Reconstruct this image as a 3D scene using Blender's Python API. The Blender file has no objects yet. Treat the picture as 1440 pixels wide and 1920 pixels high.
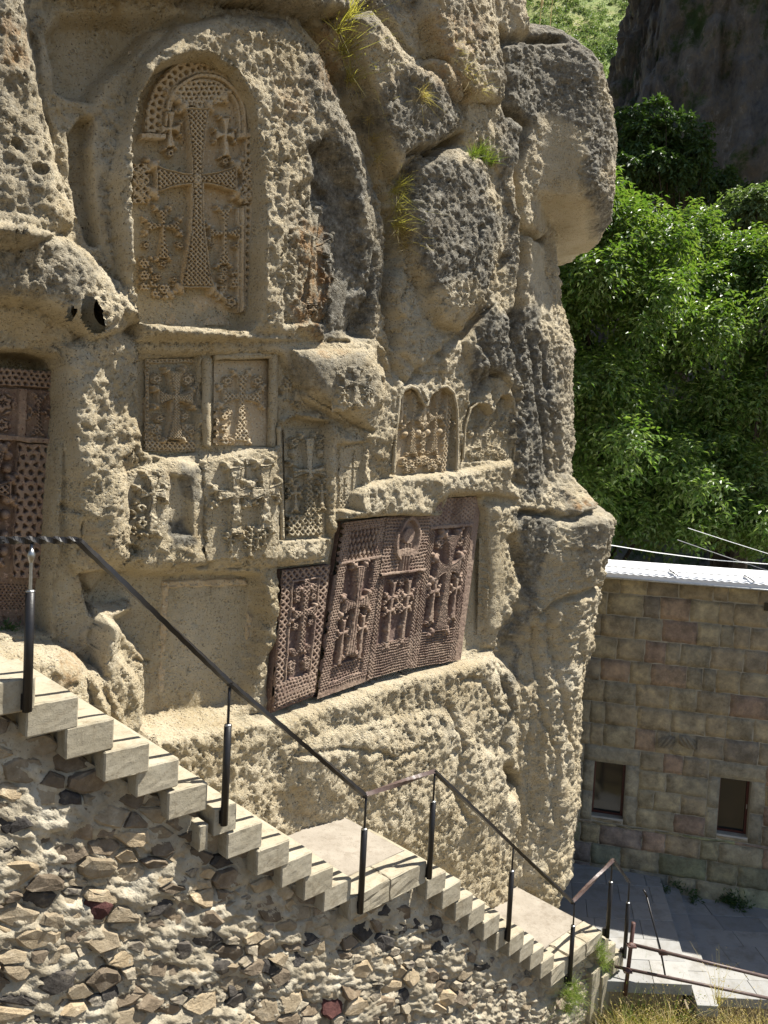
import bpy, bmesh, math, random
import numpy as np
from math import pi, radians, sin, cos
from mathutils import Vector, Matrix

random.seed(7)
rng = np.random.default_rng(7)
SC = bpy.context.scene
COL = SC.collection

# ------------------------------------------------------------------ camera, light, exposure
FPX = 1400.0                       # focal length in pixels of the 1440 x 1920 photograph
CAMP = np.array([0.0, 0.0, 7.2])
cam_d = bpy.data.cameras.new('camera')
cam_d.sensor_fit = 'VERTICAL'; cam_d.sensor_height = 36.0
cam_d.lens = FPX / 1920 * 36
cam_d.clip_start = 0.05; cam_d.clip_end = 2000
cam = bpy.data.objects.new('camera', cam_d)
CAMR = Matrix.Rotation(radians(90 - 2.87), 3, 'X') @ Matrix.Rotation(radians(2.9), 3, 'Z')
cam.matrix_world = Matrix.Translation(Vector(CAMP)) @ CAMR.to_4x4()
COL.objects.link(cam); SC.camera = cam
RM = np.array(CAMR)

SUN = np.array([0.53, 0.175, 1.0]); SUN /= np.linalg.norm(SUN)
sun_d = bpy.data.lights.new('sun', 'SUN')
sun_d.energy = 5.0; sun_d.angle = radians(0.53); sun_d.color = (1.0, 0.96, 0.885)
sun = bpy.data.objects.new('sun', sun_d); COL.objects.link(sun)
sun.rotation_euler = Vector(SUN).to_track_quat('Z', 'Y').to_euler()
sun.location = (10, 5, 40)

world = bpy.data.worlds.new('World'); SC.world = world; world.use_nodes = True
wn = world.node_tree; wn.nodes.clear()
w_out = wn.nodes.new('ShaderNodeOutputWorld'); w_bg = wn.nodes.new('ShaderNodeBackground')
w_sky = wn.nodes.new('ShaderNodeTexSky'); w_sky.sky_type = 'NISHITA'; w_sky.sun_disc = False
w_sky.sun_elevation = math.asin(SUN[2]); w_sky.sun_rotation = math.atan2(SUN[0], SUN[1])
w_sky.altitude = 1700; w_sky.dust_density = 2.0; w_sky.ozone_density = 0.6
w_bg.inputs[1].default_value = 0.074
wn.links.new(w_sky.outputs[0], w_bg.inputs[0]); wn.links.new(w_bg.outputs[0], w_out.inputs[0])

SC.view_settings.view_transform = 'Standard'; SC.view_settings.look = 'None'
SC.view_settings.exposure = 1.06; SC.view_settings.gamma = 1.0
SC.view_settings.use_curve_mapping = False
SC.cycles.max_bounces = 6; SC.cycles.diffuse_bounces = 4; SC.cycles.glossy_bounces = 2
SC.cycles.transmission_bounces = 4; SC.cycles.transparent_max_bounces = 4

# ------------------------------------------------------------------ geometry of the place
D3 = np.array([.7175, .6965, 0.0])          # direction in which the stair runs down
NB = np.array([-.6965, .7175, 0.0])         # horizontal, from the stair into the rock
NF = -NB
P1 = np.array([-2.17, 4.67, 0.0])           # foot of the first rail post, s = 0


def ray(u, v):
    return RM @ np.array([(u - 720) / FPX, -(v - 960) / FPX, -1.0])


def on_plane(u, v, P, n):
    d = ray(u, v)
    t = ((np.asarray(P) - CAMP) @ n) / (d @ n)
    return CAMP + t * d


def on_z(u, v, z):
    d = ray(u, v)
    return CAMP + d * ((z - CAMP[2]) / d[2])


def at_y(u, v, y):
    d = ray(u, v)
    return CAMP + d * (y / d[1])


def project(P):
    L = (P - CAMP) @ RM
    w = -L[..., 2]
    w = np.where(w < 0.05, 0.05, w)
    return 720 + FPX * L[..., 0] / w, 960 - FPX * L[..., 1] / w


# ------------------------------------------------------------------ noise
_pt = np.random.default_rng(3).permutation(256).astype(np.int32)
_pt = np.concatenate([_pt, _pt, _pt])
_g = np.random.default_rng(4).normal(size=(256, 3)); _g /= np.linalg.norm(_g, axis=1)[:, None]
_g = _g.astype(np.float32)


def perlin(x, y, z):
    x = np.asarray(x, np.float32); y = np.asarray(y, np.float32); z = np.asarray(z, np.float32)
    xi = np.floor(x); yi = np.floor(y); zi = np.floor(z)
    xf = x - xi; yf = y - yi; zf = z - zi
    xi = xi.astype(np.int32) & 255; yi = yi.astype(np.int32) & 255; zi = zi.astype(np.int32) & 255
    u = xf * xf * xf * (xf * (xf * 6 - 15) + 10)
    v = yf * yf * yf * (yf * (yf * 6 - 15) + 10)
    w = zf * zf * zf * (zf * (zf * 6 - 15) + 10)

    def gr(a, b, c):
        h = _pt[_pt[_pt[xi + a] + yi + b] + zi + c]
        g = _g[h]
        return g[..., 0] * (xf - a) + g[..., 1] * (yf - b) + g[..., 2] * (zf - c)
    x00 = gr(0, 0, 0) * (1 - u) + gr(1, 0, 0) * u
    x10 = gr(0, 1, 0) * (1 - u) + gr(1, 1, 0) * u
    x01 = gr(0, 0, 1) * (1 - u) + gr(1, 0, 1) * u
    x11 = gr(0, 1, 1) * (1 - u) + gr(1, 1, 1) * u
    return ((x00 * (1 - v) + x10 * v) * (1 - w) + (x01 * (1 - v) + x11 * v) * w) * 1.5


def fbm(x, y, z, o=4, gain=.5):
    r = 0; a = 1.0; f = 1.0
    for _ in range(o):
        r = r + a * perlin(x * f + 17.3 * _, y * f + 5.1 * _, z * f); a *= gain; f *= 2.03
    return r


def worley(x, y, seed=0):
    """2-D cells: F1, F2, cell id in 0..1, and offsets to the cell point."""
    x = np.asarray(x, np.float32); y = np.asarray(y, np.float32)
    xi = np.floor(x).astype(np.int32); yi = np.floor(y).astype(np.int32)
    f1 = np.full(x.shape, 9., np.float32); f2 = f1.copy(); idn = np.zeros(x.shape, np.float32)
    dx1 = np.zeros(x.shape, np.float32); dy1 = dx1.copy()
    for a in (-1, 0, 1):
        for b in (-1, 0, 1):
            cx = xi + a; cy = yi + b
            h = _pt[(_pt[(cx + seed) & 255] + cy) & 255]
            h2 = _pt[(h + 91) & 255]; h3 = _pt[(h2 + 37) & 255]
            px = cx + .1 + .8 * h / 255.; py = cy + .1 + .8 * h2 / 255.
            d = np.sqrt((x - px) ** 2 + (y - py) ** 2)
            near = d < f1
            f2 = np.where(near, f1, np.minimum(f2, d))
            f1 = np.where(near, d, f1)
            idn = np.where(near, h3 / 255., idn)
            dx1 = np.where(near, x - px, dx1); dy1 = np.where(near, y - py, dy1)
    return f1, f2, idn, dx1, dy1


def sst(a, b, x):
    t = np.clip((x - a) / (b - a), 0, 1)
    return t * t * (3 - 2 * t)


def sd_poly(U, V, poly):
    """signed distance to a polygon, positive inside"""
    P = np.asarray(poly, np.float32)
    d = np.full(U.shape, 1e12, np.float32); ins = np.zeros(U.shape, bool)
    for i in range(len(P)):
        a = P[i - 1]; b = P[i]
        e = b - a
        wx = U - a[0]; wy = V - a[1]
        t = np.clip((wx * e[0] + wy * e[1]) / (e @ e + 1e-9), 0, 1)
        d = np.minimum(d, (wx - e[0] * t) ** 2 + (wy - e[1] * t) ** 2)
        c = (a[1] > V) != (b[1] > V)
        if abs(b[1] - a[1]) > 1e-9:
            xc = (b[0] - a[0]) * (V - a[1]) / (b[1] - a[1]) + a[0]
            ins ^= c & (U < xc)
    d = np.sqrt(d)
    return np.where(ins, d, -d)


def d_line(U, V, pts):
    P = np.asarray(pts, np.float32)
    d = np.full(U.shape, 1e12, np.float32)
    for i in range(1, len(P)):
        a = P[i - 1]; e = P[i] - a
        wx = U - a[0]; wy = V - a[1]
        t = np.clip((wx * e[0] + wy * e[1]) / (e @ e + 1e-9), 0, 1)
        d = np.minimum(d, (wx - e[0] * t) ** 2 + (wy - e[1] * t) ** 2)
    return np.sqrt(d)


def sel_box(U, V, pts, m):
    P = np.asarray(pts)
    return (U > P[:, 0].min() - m) & (U < P[:, 0].max() + m) & (V > P[:, 1].min() - m) & (V < P[:, 1].max() + m)


# ------------------------------------------------------------------ object helpers
def tag(o, label=None, cat=None, group=None, kind=None):
    if label: o['label'] = label
    if cat: o['category'] = cat
    if group: o['group'] = group
    if kind: o['kind'] = kind
    return o


def thing(name, loc, label=None, cat=None, group=None, kind=None):
    o = bpy.data.objects.new(name, None); COL.objects.link(o)
    o.location = Vector(loc); o.empty_display_size = .2
    return tag(o, label, cat, group, kind)


def world_loc(o):
    l = Vector((0, 0, 0))
    while o is not None:
        l += o.location + o.matrix_parent_inverse.translation if o.parent else o.location
        o = o.parent
    return l


def adopt(o, parent):
    """parent o without moving it (parents here carry translations only)"""
    if parent is not None:
        o.parent = parent
        o.matrix_parent_inverse = Matrix.Translation(-world_loc(parent))


def link(name, me, mat=None, parent=None):
    o = bpy.data.objects.new(name, me); COL.objects.link(o)
    if mat is not None and not me.materials: me.materials.append(mat)
    adopt(o, parent)
    return o


def mesh_np(name, verts, faces, mat, parent=None, smooth=False, attrs=None):
    verts = np.ascontiguousarray(verts, np.float32).reshape(-1, 3)
    faces = np.ascontiguousarray(faces, np.int32)
    k = faces.shape[1]
    me = bpy.data.meshes.new(name)
    me.vertices.add(len(verts)); me.vertices.foreach_set('co', verts.ravel())
    me.loops.add(faces.size); me.loops.foreach_set('vertex_index', faces.ravel())
    me.polygons.add(len(faces))
    me.polygons.foreach_set('loop_start', np.arange(0, faces.size, k, dtype=np.int32))
    me.polygons.foreach_set('use_smooth', np.full(len(faces), smooth))
    me.update(calc_edges=True)
    if attrs:
        for an, arr in attrs.items():
            a = me.attributes.new(an, 'FLOAT', 'POINT')
            a.data.foreach_set('value', np.ascontiguousarray(arr, np.float32).ravel())
    return link(name, me, mat, parent)


def grid_faces(nr, nc):
    i = np.arange(nr * nc).reshape(nr, nc)
    return np.stack([i[:-1, :-1], i[:-1, 1:], i[1:, 1:], i[1:, :-1]], -1).reshape(-1, 4)


def sub_mesh(verts, faces, attrs, keep):
    f = faces[keep]
    used = np.unique(f)
    remap = np.zeros(len(verts), np.int32); remap[used] = np.arange(len(used))
    return verts[used], remap[f], {k: a[used] for k, a in (attrs or {}).items()}


def bm_link(name, bm, mat, parent=None, smooth=False):
    me = bpy.data.meshes.new(name); bm.to_mesh(me); bm.free()
    if smooth:
        me.polygons.foreach_set('use_smooth', np.ones(len(me.polygons), bool))
    return link(name, me, mat, parent)


def add_box(bm, o, ax, ay, az, bevel=0.0, rough=0.0, cuts=0, seed=0):
    """box from corner o along three edge vectors"""
    o, ax, ay, az = (Vector(q) for q in (o, ax, ay, az))
    tmp = bmesh.new()
    vs = [tmp.verts.new(o + ax * i + ay * j + az * k) for i in (0, 1) for j in (0, 1) for k in (0, 1)]
    for q in ((0, 1, 3, 2), (4, 6, 7, 5), (0, 4, 5, 1), (2, 3, 7, 6), (0, 2, 6, 4), (1, 5, 7, 3)):
        tmp.faces.new([vs[i] for i in q])
    bmesh.ops.recalc_face_normals(tmp, faces=tmp.faces[:])
    if bevel > 0:
        bmesh.ops.bevel(tmp, geom=tmp.edges[:], offset=bevel, segments=1, affect='EDGES', profile=.5)
    if cuts:
        bmesh.ops.subdivide_edges(tmp, edges=tmp.edges[:], cuts=cuts, use_grid_fill=True)
    if rough > 0:
        r = random.Random(seed)
        for v in tmp.verts:
            v.co += Vector((r.uniform(-1, 1), r.uniform(-1, 1), r.uniform(-1, 1))) * rough
    me = bpy.data.meshes.new('tmp'); tmp.to_mesh(me); tmp.free()
    bm.from_mesh(me); bpy.data.meshes.remove(me)


def box_obj(name, o, ax, ay, az, mat, parent=None, **k):
    bm = bmesh.new(); add_box(bm, o, ax, ay, az, **k)
    return bm_link(name, bm, mat, parent)


def tube_arr(pts, rad, n=8, twist=0.0, cap=True):
    """vertices and quads of a tube through pts; rad a number or list"""
    pts = np.asarray(pts, float)
    m = len(pts); rad = np.broadcast_to(np.asarray(rad, float), (m,))
    T = np.gradient(pts, axis=0); T /= np.linalg.norm(T, axis=1)[:, None] + 1e-12
    ref = np.array([0, 0, 1.]) if abs(T[0, 2]) < .9 else np.array([1., 0, 0])
    V = []
    for i in range(m):
        a = np.cross(T[i], ref); a /= np.linalg.norm(a); b = np.cross(T[i], a)
        ph = np.arange(n) * 2 * pi / n + twist * i
        V.append(pts[i] + rad[i] * (np.cos(ph)[:, None] * a + np.sin(ph)[:, None] * b))
    V = np.concatenate(V)
    i = np.arange((m - 1) * n).reshape(m - 1, n)
    j = np.roll(i, -1, axis=1)
    Fq = np.stack([i, j, j + n, i + n], -1).reshape(-1, 4)
    if cap and n == 4:
        Fq = np.concatenate([Fq, [[3, 2, 1, 0]], [[m * n - 4, m * n - 3, m * n - 2, m * n - 1]]])
    elif cap and n == 8:
        e = (m - 1) * n
        Fq = np.concatenate([Fq, [[3, 2, 1, 0], [5, 4, 3, 0], [7, 6, 5, 0]],
                             [[e, e + 1, e + 2, e + 3], [e, e + 3, e + 4, e + 5], [e, e + 5, e + 6, e + 7]]])
    return V, Fq


def merge(parts):
    V = []; Fc = []; n = 0
    for v, f in parts:
        V.append(v); Fc.append(f + n); n += len(v)
    return np.concatenate(V), np.concatenate(Fc)


# ------------------------------------------------------------------ materials
def mat_new(name):
    m = bpy.data.materials.new(name); m.use_nodes = True
    nt = m.node_tree; nt.nodes.clear()
    out = nt.nodes.new('ShaderNodeOutputMaterial'); b = nt.nodes.new('ShaderNodeBsdfPrincipled')
    nt.links.new(b.outputs[0], out.inputs[0])
    b.inputs['Roughness'].default_value = .9
    b.inputs['Specular IOR Level'].default_value = .2
    return m, nt, b, out


def N(nt, t, **k):
    n = nt.nodes.new(t)
    for a, v in k.items():
        if a.startswith('i_'):
            n.inputs[a[2:].replace('_', ' ')].default_value = v
        else:
            setattr(n, a, v)
    return n


def noise(nt, scale, detail=4, rough=.6, vec=None):
    n = N(nt, 'ShaderNodeTexNoise', i_Scale=scale, i_Detail=detail, i_Roughness=rough)
    if vec is not None: nt.links.new(vec, n.inputs['Vector'])
    return n.outputs['Fac']


def ramp(nt, fac, stops):
    r = N(nt, 'ShaderNodeValToRGB'); e = r.color_ramp.elements
    while len(e) < len(stops): e.new(.5)
    for el, (p, c) in zip(e, stops):
        el.position = p; el.color = (*c, 1) if len(c) == 3 else c
    nt.links.new(fac, r.inputs[0])
    return r.outputs[0]


def val(nt, fac, a, b):
    m = N(nt, 'ShaderNodeMapRange', clamp=True); m.inputs[1].default_value = a; m.inputs[2].default_value = b
    nt.links.new(fac, m.inputs[0])
    return m.outputs[0]


def math_(nt, op, a, b):
    m = N(nt, 'ShaderNodeMath', operation=op, use_clamp=(op != 'SUBTRACT'))
    for i, q in enumerate((a, b)):
        if isinstance(q, (int, float)): m.inputs[i].default_value = q
        else: nt.links.new(q, m.inputs[i])
    return m.outputs[0]


def mix(nt, fac, a, b, mode='MIX'):
    m = N(nt, 'ShaderNodeMix', data_type='RGBA', blend_type=mode)
    for sock, q in ((m.inputs[0], fac), (m.inputs[6], a), (m.inputs[7], b)):
        if isinstance(q, (int, float)): sock.default_value = q
        elif isinstance(q, tuple): sock.default_value = (*q, 1)
        else: nt.links.new(q, sock)
    return m.outputs[2]


def bump(nt, b, h, strength, dist):
    n = N(nt, 'ShaderNodeBump'); n.inputs['Strength'].default_value = strength; n.inputs['Distance'].default_value = dist
    nt.links.new(h, n.inputs['Height']); nt.links.new(n.outputs[0], b.inputs['Normal'])


def geo_pos(nt):
    return N(nt, 'ShaderNodeNewGeometry').outputs['Position']


def attr(nt, name):
    return N(nt, 'ShaderNodeAttribute', attribute_name=name).outputs['Fac']


def rock_mat(name, tan_a, tan_b, tan_c, bmp=.032):
    m, nt, b, out = mat_new(name)
    p = geo_pos(nt)
    c = ramp(nt, noise(nt, 1.3, 5, .6, p), [(.30, tan_a), (.5, tan_b), (.70, tan_c)])
    # grain: light and dark crystals of the tuff
    c = mix(nt, val(nt, noise(nt, 38, 3, .7, p), .54, .70), c, (.50, .46, .36))
    c = mix(nt, val(nt, noise(nt, 55, 2, .6, p), .60, .70), c, (.13, .105, .07))
    c = mix(nt, math_(nt, 'MULTIPLY', val(nt, noise(nt, 3.1, 5, .7, p), .55, .72), .45), c, (.30, .20, .09))
    # grey weathering and lichen
    st = attr(nt, 'stain')
    fac = math_(nt, 'ADD', st, math_(nt, 'SUBTRACT', noise(nt, 5.5, 6, .75, p), .5))
    fac = math_(nt, 'ADD', fac, math_(nt, 'MULTIPLY', math_(nt, 'SUBTRACT', noise(nt, 24, 5, .75, p), .52), 1.4))
    fac = math_(nt, 'MULTIPLY', val(nt, fac, .22, .88), val(nt, st, .0, .3))
    g = ramp(nt, noise(nt, 13, 6, .75, p), [(.32, (.06, .053, .042)), (.46, (.15, .135, .105)), (.58, (.25, .23, .185)), (.70, (.48, .45, .385))])
    c = mix(nt, fac, c, g)
    og = attr(nt, 'orange')
    fo = math_(nt, 'MULTIPLY', og, val(nt, noise(nt, 9, 5, .7, p), .42, .6))
    c = mix(nt, math_(nt, 'MULTIPLY', fo, .75), c, (.30, .15, .045))
    nt.links.new(c, b.inputs['Base Color'])
    h = math_(nt, 'ADD', noise(nt, 28, 6, .75, p), math_(nt, 'MULTIPLY', noise(nt, 90, 4, .7, p), .5))
    pv = N(nt, 'ShaderNodeTexVoronoi', i_Scale=30.0); nt.links.new(p, pv.inputs['Vector'])
    pit = math_(nt, 'MULTIPLY', math_(nt, 'SUBTRACT', 1.0, val(nt, pv.outputs['Distance'], .12, .42)), val(nt, noise(nt, 5, 4, .7, p), .42, .6))
    h = math_(nt, 'SUBTRACT', h, math_(nt, 'MULTIPLY', pit, .8))
    bump(nt, b, h, 1.0, bmp)
    return m


M_ROCK = rock_mat('tuff_rock', (.41, .33, .20), (.50, .418, .277), (.575, .50, .36))
M_CARVE = rock_mat('carved_tuff', (.38, .285, .17), (.44, .345, .22), (.50, .405, .27), .006)


def red_mat(name='red_tuff', cols=((.10, .057, .046), (.148, .096, .078), (.195, .142, .115))):
    m, nt, b, out = mat_new(name)
    p = geo_pos(nt)
    c = ramp(nt, noise(nt, 2.2, 5, .6, p), [(.3, cols[0]), (.5, cols[1]), (.7, cols[2])])
    c = mix(nt, val(nt, noise(nt, 30, 3, .7, p), .55, .7), c, (.36, .25, .19))
    c = mix(nt, attr(nt, 'dust'), c, (.35, .26, .19))
    c = mix(nt, val(nt, noise(nt, 48, 2, .6, p), .6, .7), c, (.08, .03, .03))
    nt.links.new(c, b.inputs['Base Color'])
    bump(nt, b, noise(nt, 60, 5, .7, p), .8, .005)
    return m


M_RED = red_mat()
M_BROWNST = red_mat('brown_tuff', ((.13, .075, .052), (.165, .11, .075), (.20, .145, .10)))


def concrete(name, a, bcol, stain):
    m, nt, b, out = mat_new(name)
    p = geo_pos(nt)
    c = ramp(nt, noise(nt, 2.6, 6, .65, p), [(.3, a), (.7, bcol)])
    c = mix(nt, math_(nt, 'MULTIPLY', val(nt, noise(nt, 6, 8, .8, p), .50, .68), .75), c, stain)
    mp = N(nt, 'ShaderNodeMapping'); mp.inputs['Scale'].default_value = (14, 14, 1.2)
    nt.links.new(p, mp.inputs[0])
    c = mix(nt, math_(nt, 'MULTIPLY', val(nt, noise(nt, 1, 4, .6, mp.outputs[0]), .56, .75), .4), c, stain)
    c = mix(nt, val(nt, noise(nt, 60, 2, .6, p), .64, .74), c, (.16, .14, .11))
    oi = N(nt, 'ShaderNodeObjectInfo').outputs['Random']
    c = mix(nt, .30, c, ramp(nt, oi, [(0, (.50, .46, .37)), (1, (.86, .84, .79))]), 'MULTIPLY')
    nt.links.new(c, b.inputs['Base Color'])
    h = math_(nt, 'ADD', noise(nt, 18, 6, .7, p), math_(nt, 'MULTIPLY', noise(nt, 120, 3, .7, p), .4))
    bump(nt, b, h, .7, .006)
    return m


M_STEP = concrete('step_concrete', (.37, .325, .235), (.46, .415, .32), (.23, .185, .12))
M_LAND = concrete('landing_stone', (.29, .255, .208), (.375, .335, .28), (.20, .165, .125))


def mortar_mat():
    m, nt, b, out = mat_new('mortar')
    p = geo_pos(nt)
    c = ramp(nt, noise(nt, 4, 6, .65, p), [(.32, (.30, .25, .17)), (.55, (.43, .375, .275)), (.72, (.58, .525, .41))])
    st = attr(nt, 'stone'); sh = attr(nt, 'hue')
    sc = ramp(nt, sh, [(0, (.06, .053, .046)), (.15, (.14, .12, .10)), (.4, (.27, .225, .16)), (.75, (.38, .325, .235)), (1, (.20, .15, .11))])
    c = mix(nt, math_(nt, 'MULTIPLY', st, val(nt, noise(nt, 16, 5, .7, p), .34, .56)), c, sc)
    c = mix(nt, val(nt, noise(nt, 45, 3, .7, p), .60, .72), c, (.14, .115, .08))
    nt.links.new(c, b.inputs['Base Color'])
    h = math_(nt, 'ADD', noise(nt, 22, 6, .75, p), math_(nt, 'MULTIPLY', noise(nt, 80, 4, .7, p), .5))
    bump(nt, b, h, 1.0, .014)
    return m


M_MORTAR = mortar_mat()


def stone_mat(name, stops, bmp=.022, scale=9):
    m, nt, b, out = mat_new(name)
    p = geo_pos(nt)
    c = ramp(nt, noise(nt, scale, 6, .7, p), stops)
    oi = N(nt, 'ShaderNodeObjectInfo').outputs['Random']
    c = mix(nt, .7, c, ramp(nt, oi, [(0, (.55, .5, .45)), (.5, (.9, .85, .8)), (1, (1.25, 1.12, .95))]), 'MULTIPLY')
    nt.links.new(c, b.inputs['Base Color'])
    bump(nt, b, noise(nt, 40, 6, .75, p), 1.0, bmp)
    return m


M_DARKST = stone_mat('basalt_stone', [(.3, (.035, .033, .032)), (.55, (.085, .08, .075)), (.75, (.22, .20, .16))])
M_TANST = stone_mat('tan_stone', [(.3, (.28, .225, .15)), (.55, (.42, .355, .25)), (.75, (.56, .50, .39))])
M_BROWNRUB = stone_mat('brown_stone', [(.3, (.15, .12, .085)), (.55, (.25, .205, .15)), (.75, (.40, .35, .27))])
M_REDST = stone_mat('scoria_stone', [(.3, (.05, .022, .022)), (.6, (.12, .055, .05)), (.8, (.24, .15, .12))])


def ashlar_mat():
    m, nt, b, out = mat_new('ashlar')
    p = geo_pos(nt)
    oc = N(nt, 'ShaderNodeObjectInfo')
    g = ramp(nt, noise(nt, 3.5, 6, .7, p), [(.3, (.5, .48, .45)), (.5, (.92, .9, .87)), (.70, (1.5, 1.42, 1.25))])
    c = mix(nt, 1.0, oc.outputs['Color'], g, 'MULTIPLY')
    c = mix(nt, math_(nt, 'MULTIPLY', val(nt, noise(nt, 2.2, 7, .8, p), .50, .68), .75), c, (.12, .10, .07))
    c = mix(nt, val(nt, noise(nt, 30, 4, .7, p), .60, .72), c, (.33, .27, .17))
    nt.links.new(c, b.inputs['Base Color'])
    bump(nt, b, noise(nt, 14, 8, .75, p), 1.0, .035)
    return m


M_ASH = ashlar_mat()


def simple(name, col, rough=.6, metal=0.0, spec=.4, var=None, vs=8, bmp=0.0):
    m, nt, b, out = mat_new(name)
    b.inputs['Roughness'].default_value = rough; b.inputs['Metallic'].default_value = metal
    b.inputs['Specular IOR Level'].default_value = spec
    p = geo_pos(nt)
    c = ramp(nt, noise(nt, vs, 5, .65, p), [(.35, col), (.7, var or tuple(x * .75 for x in col))])
    nt.links.new(c, b.inputs['Base Color'])
    if bmp: bump(nt, b, noise(nt, 30, 5, .7, p), .8, bmp)
    return m


M_JOINT = simple('joint_mortar', (.37, .335, .26), .95, var=(.30, .27, .205), bmp=.02)
M_BLACK = simple('black_paint', (.010, .010, .011), .42, 0, .4, (.018, .015, .013), 22, .002)
M_BROWN = simple('worn_brown_paint', (.12, .085, .07), .45, 0, .4, (.07, .04, .035), 16, .002)
M_GALV = simple('bare_steel', (.42, .43, .42), .35, .9, .5, (.28, .27, .25), 20)
M_RUST = simple('rust_red_paint', (.075, .034, .028), .5, 0, .4, (.13, .075, .06), 12, .002)
M_ROOF = simple('white_metal', (.78, .79, .80), .42, 0.0, .5, (.70, .71, .72), 3)
M_FRAME = simple('red_brown_wood', (.075, .016, .010), .45, 0, .4, (.05, .012, .008), 15)
M_SILL = simple('pale_sill', (.42, .40, .36), .8, var=(.34, .32, .28))
M_CABLE = simple('white_cable', (.62, .62, .60), .5, var=(.5, .5, .48))
M_DCABLE = simple('grey_cable', (.20, .20, .20), .5)
M_EARTH = simple('dry_earth', (.17, .125, .07), .95, 0, .1, (.10, .08, .045), 3, .03)
M_BARK = simple('bark', (.09, .07, .05), .95, 0, .1, (.05, .04, .03), 14, .02)


def glass_mat():
    m, nt, b, out = mat_new('window_glass')
    b.inputs['Base Color'].default_value = (.015, .016, .014, 1)
    b.inputs['Roughness'].default_value = .08; b.inputs['Specular IOR Level'].default_value = .5
    bump(nt, b, noise(nt, 2, 2, .5, geo_pos(nt)), .1, .02)
    return m


M_GLASS = glass_mat()


def slab_mat():
    m, nt, b, out = mat_new('paving_slab')
    p = geo_pos(nt)
    oi = N(nt, 'ShaderNodeObjectInfo').outputs['Random']
    c = ramp(nt, oi, [(0, (.235, .235, .228)), (.5, (.285, .28, .265)), (1, (.33, .32, .295))])
    c = mix(nt, math_(nt, 'MULTIPLY', val(nt, noise(nt, 3.4, 6, .7, p), .48, .7), .7), c, (.18, .165, .135))
    c = mix(nt, val(nt, noise(nt, 24, 4, .7, p), .62, .75), c, (.38, .37, .34))
    nt.links.new(c, b.inputs['Base Color']); b.inputs['Roughness'].default_value = .7
    bump(nt, b, noise(nt, 35, 5, .7, p), .6, .004)
    return m


M_SLAB = slab_mat()


def leaf_mat(name, cols, trans=.4, gloss=.35, rough=.38, clump=1.3):
    m, nt, b, out = mat_new(name)
    p = geo_pos(nt)
    c1 = ramp(nt, noise(nt, clump, 3, .6, p), [(.35, cols[0]), (.65, cols[1])])
    c = mix(nt, attr(nt, 'tone'), c1, cols[2])
    nt.links.new(c, b.inputs['Base Color'])
    b.inputs['Roughness'].default_value = rough; b.inputs['Specular IOR Level'].default_value = gloss
    tr = N(nt, 'ShaderNodeBsdfTranslucent')
    tc = mix(nt, 1.0, c, (1.6, 1.8, .7), 'MULTIPLY')
    nt.links.new(tc, tr.inputs[0])
    ms = N(nt, 'ShaderNodeMixShader'); ms.inputs[0].default_value = trans
    nt.links.new(b.outputs[0], ms.inputs[1]); nt.links.new(tr.outputs[0], ms.inputs[2])
    nt.links.new(ms.outputs[0], out.inputs[0])
    return m


M_LEAF = leaf_mat('walnut_leaf', ((.068, .128, .022), (.11, .18, .036), (.175, .22, .068)), .36, .5, .42, 2.2)
M_LEAF2 = leaf_mat('pale_leaf', ((.10, .15, .06), (.13, .18, .08), (.17, .21, .10)), .3, .4, .5)
M_LEAFD = leaf_mat('dull_leaf', ((.04, .075, .025), (.055, .095, .03), (.075, .12, .04)), .25, .3, .5)
M_DRY = leaf_mat('dry_grass', ((.36, .27, .11), (.42, .32, .15), (.50, .41, .22)), .3, .2, .6, 6)
M_GREEN = leaf_mat('green_herb', ((.10, .17, .03), (.15, .22, .045), (.24, .27, .07)), .35, .2, .5, 6)
M_YELL = leaf_mat('yellow_grass', ((.26, .24, .06), (.34, .29, .09), (.40, .34, .13)), .35, .2, .6, 6)


def far_cliff_mat():
    m, nt, b, out = mat_new('dark_cliff_rock')
    p = geo_pos(nt)
    mp = N(nt, 'ShaderNodeMapping'); mp.inputs['Scale'].default_value = (1, 1, .45)
    nt.links.new(p, mp.inputs[0])
    c = ramp(nt, noise(nt, .8, 10, .86, mp.outputs[0]), [(.32, (.055, .053, .05)), (.46, (.18, .17, .155)), (.55, (.23, .20, .155)), (.66, (.46, .44, .41))])
    c = mix(nt, val(nt, noise(nt, .25, 7, .75, p), .53, .62), c, (.065, .10, .035))
    nt.links.new(c, b.inputs['Base Color'])
    bump(nt, b, noise(nt, 1.3, 9, .8, p), 1.0, .7)
    return m


def hill_mat():
    m, nt, b, out = mat_new('scrub_hillside')
    p = geo_pos(nt)
    c = ramp(nt, noise(nt, .05, 8, .75, p), [(.35, (.10, .17, .035)), (.5, (.20, .24, .06)), (.62, (.30, .28, .10)), (.75, (.36, .33, .2))])
    nt.links.new(c, b.inputs['Base Color'])
    return m


# ------------------------------------------------------------------ ground, far hill, far cliff
def ground():
    n = 60
    xs = np.linspace(-1, 1, n); xs = np.sign(xs) * np.abs(xs) ** 2.2 * 600
    X, Y = np.meshgrid(xs, xs + 20)
    Z = -.42 + .06 * fbm(X * .5, Y * .5, X * 0, 3)
    r = np.hypot(X, Y - 20); Z = Z - .02 * np.clip(r - 40, 0, None)
    o = mesh_np('ground', np.stack([X, Y, Z], -1), grid_faces(n, n), M_EARTH, smooth=True)
    tag(o, kind='structure')


def hill_z(X, Y):
    T = np.clip((Y - 75) / 190, 0, None); o = X * 0
    return -4 + 175 * T ** 1.05 + 6 * fbm(X * .02, Y * .02, o, 4) + 1.8 * np.abs(fbm(X * .16, Y * .16, o + 4, 3))


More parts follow.
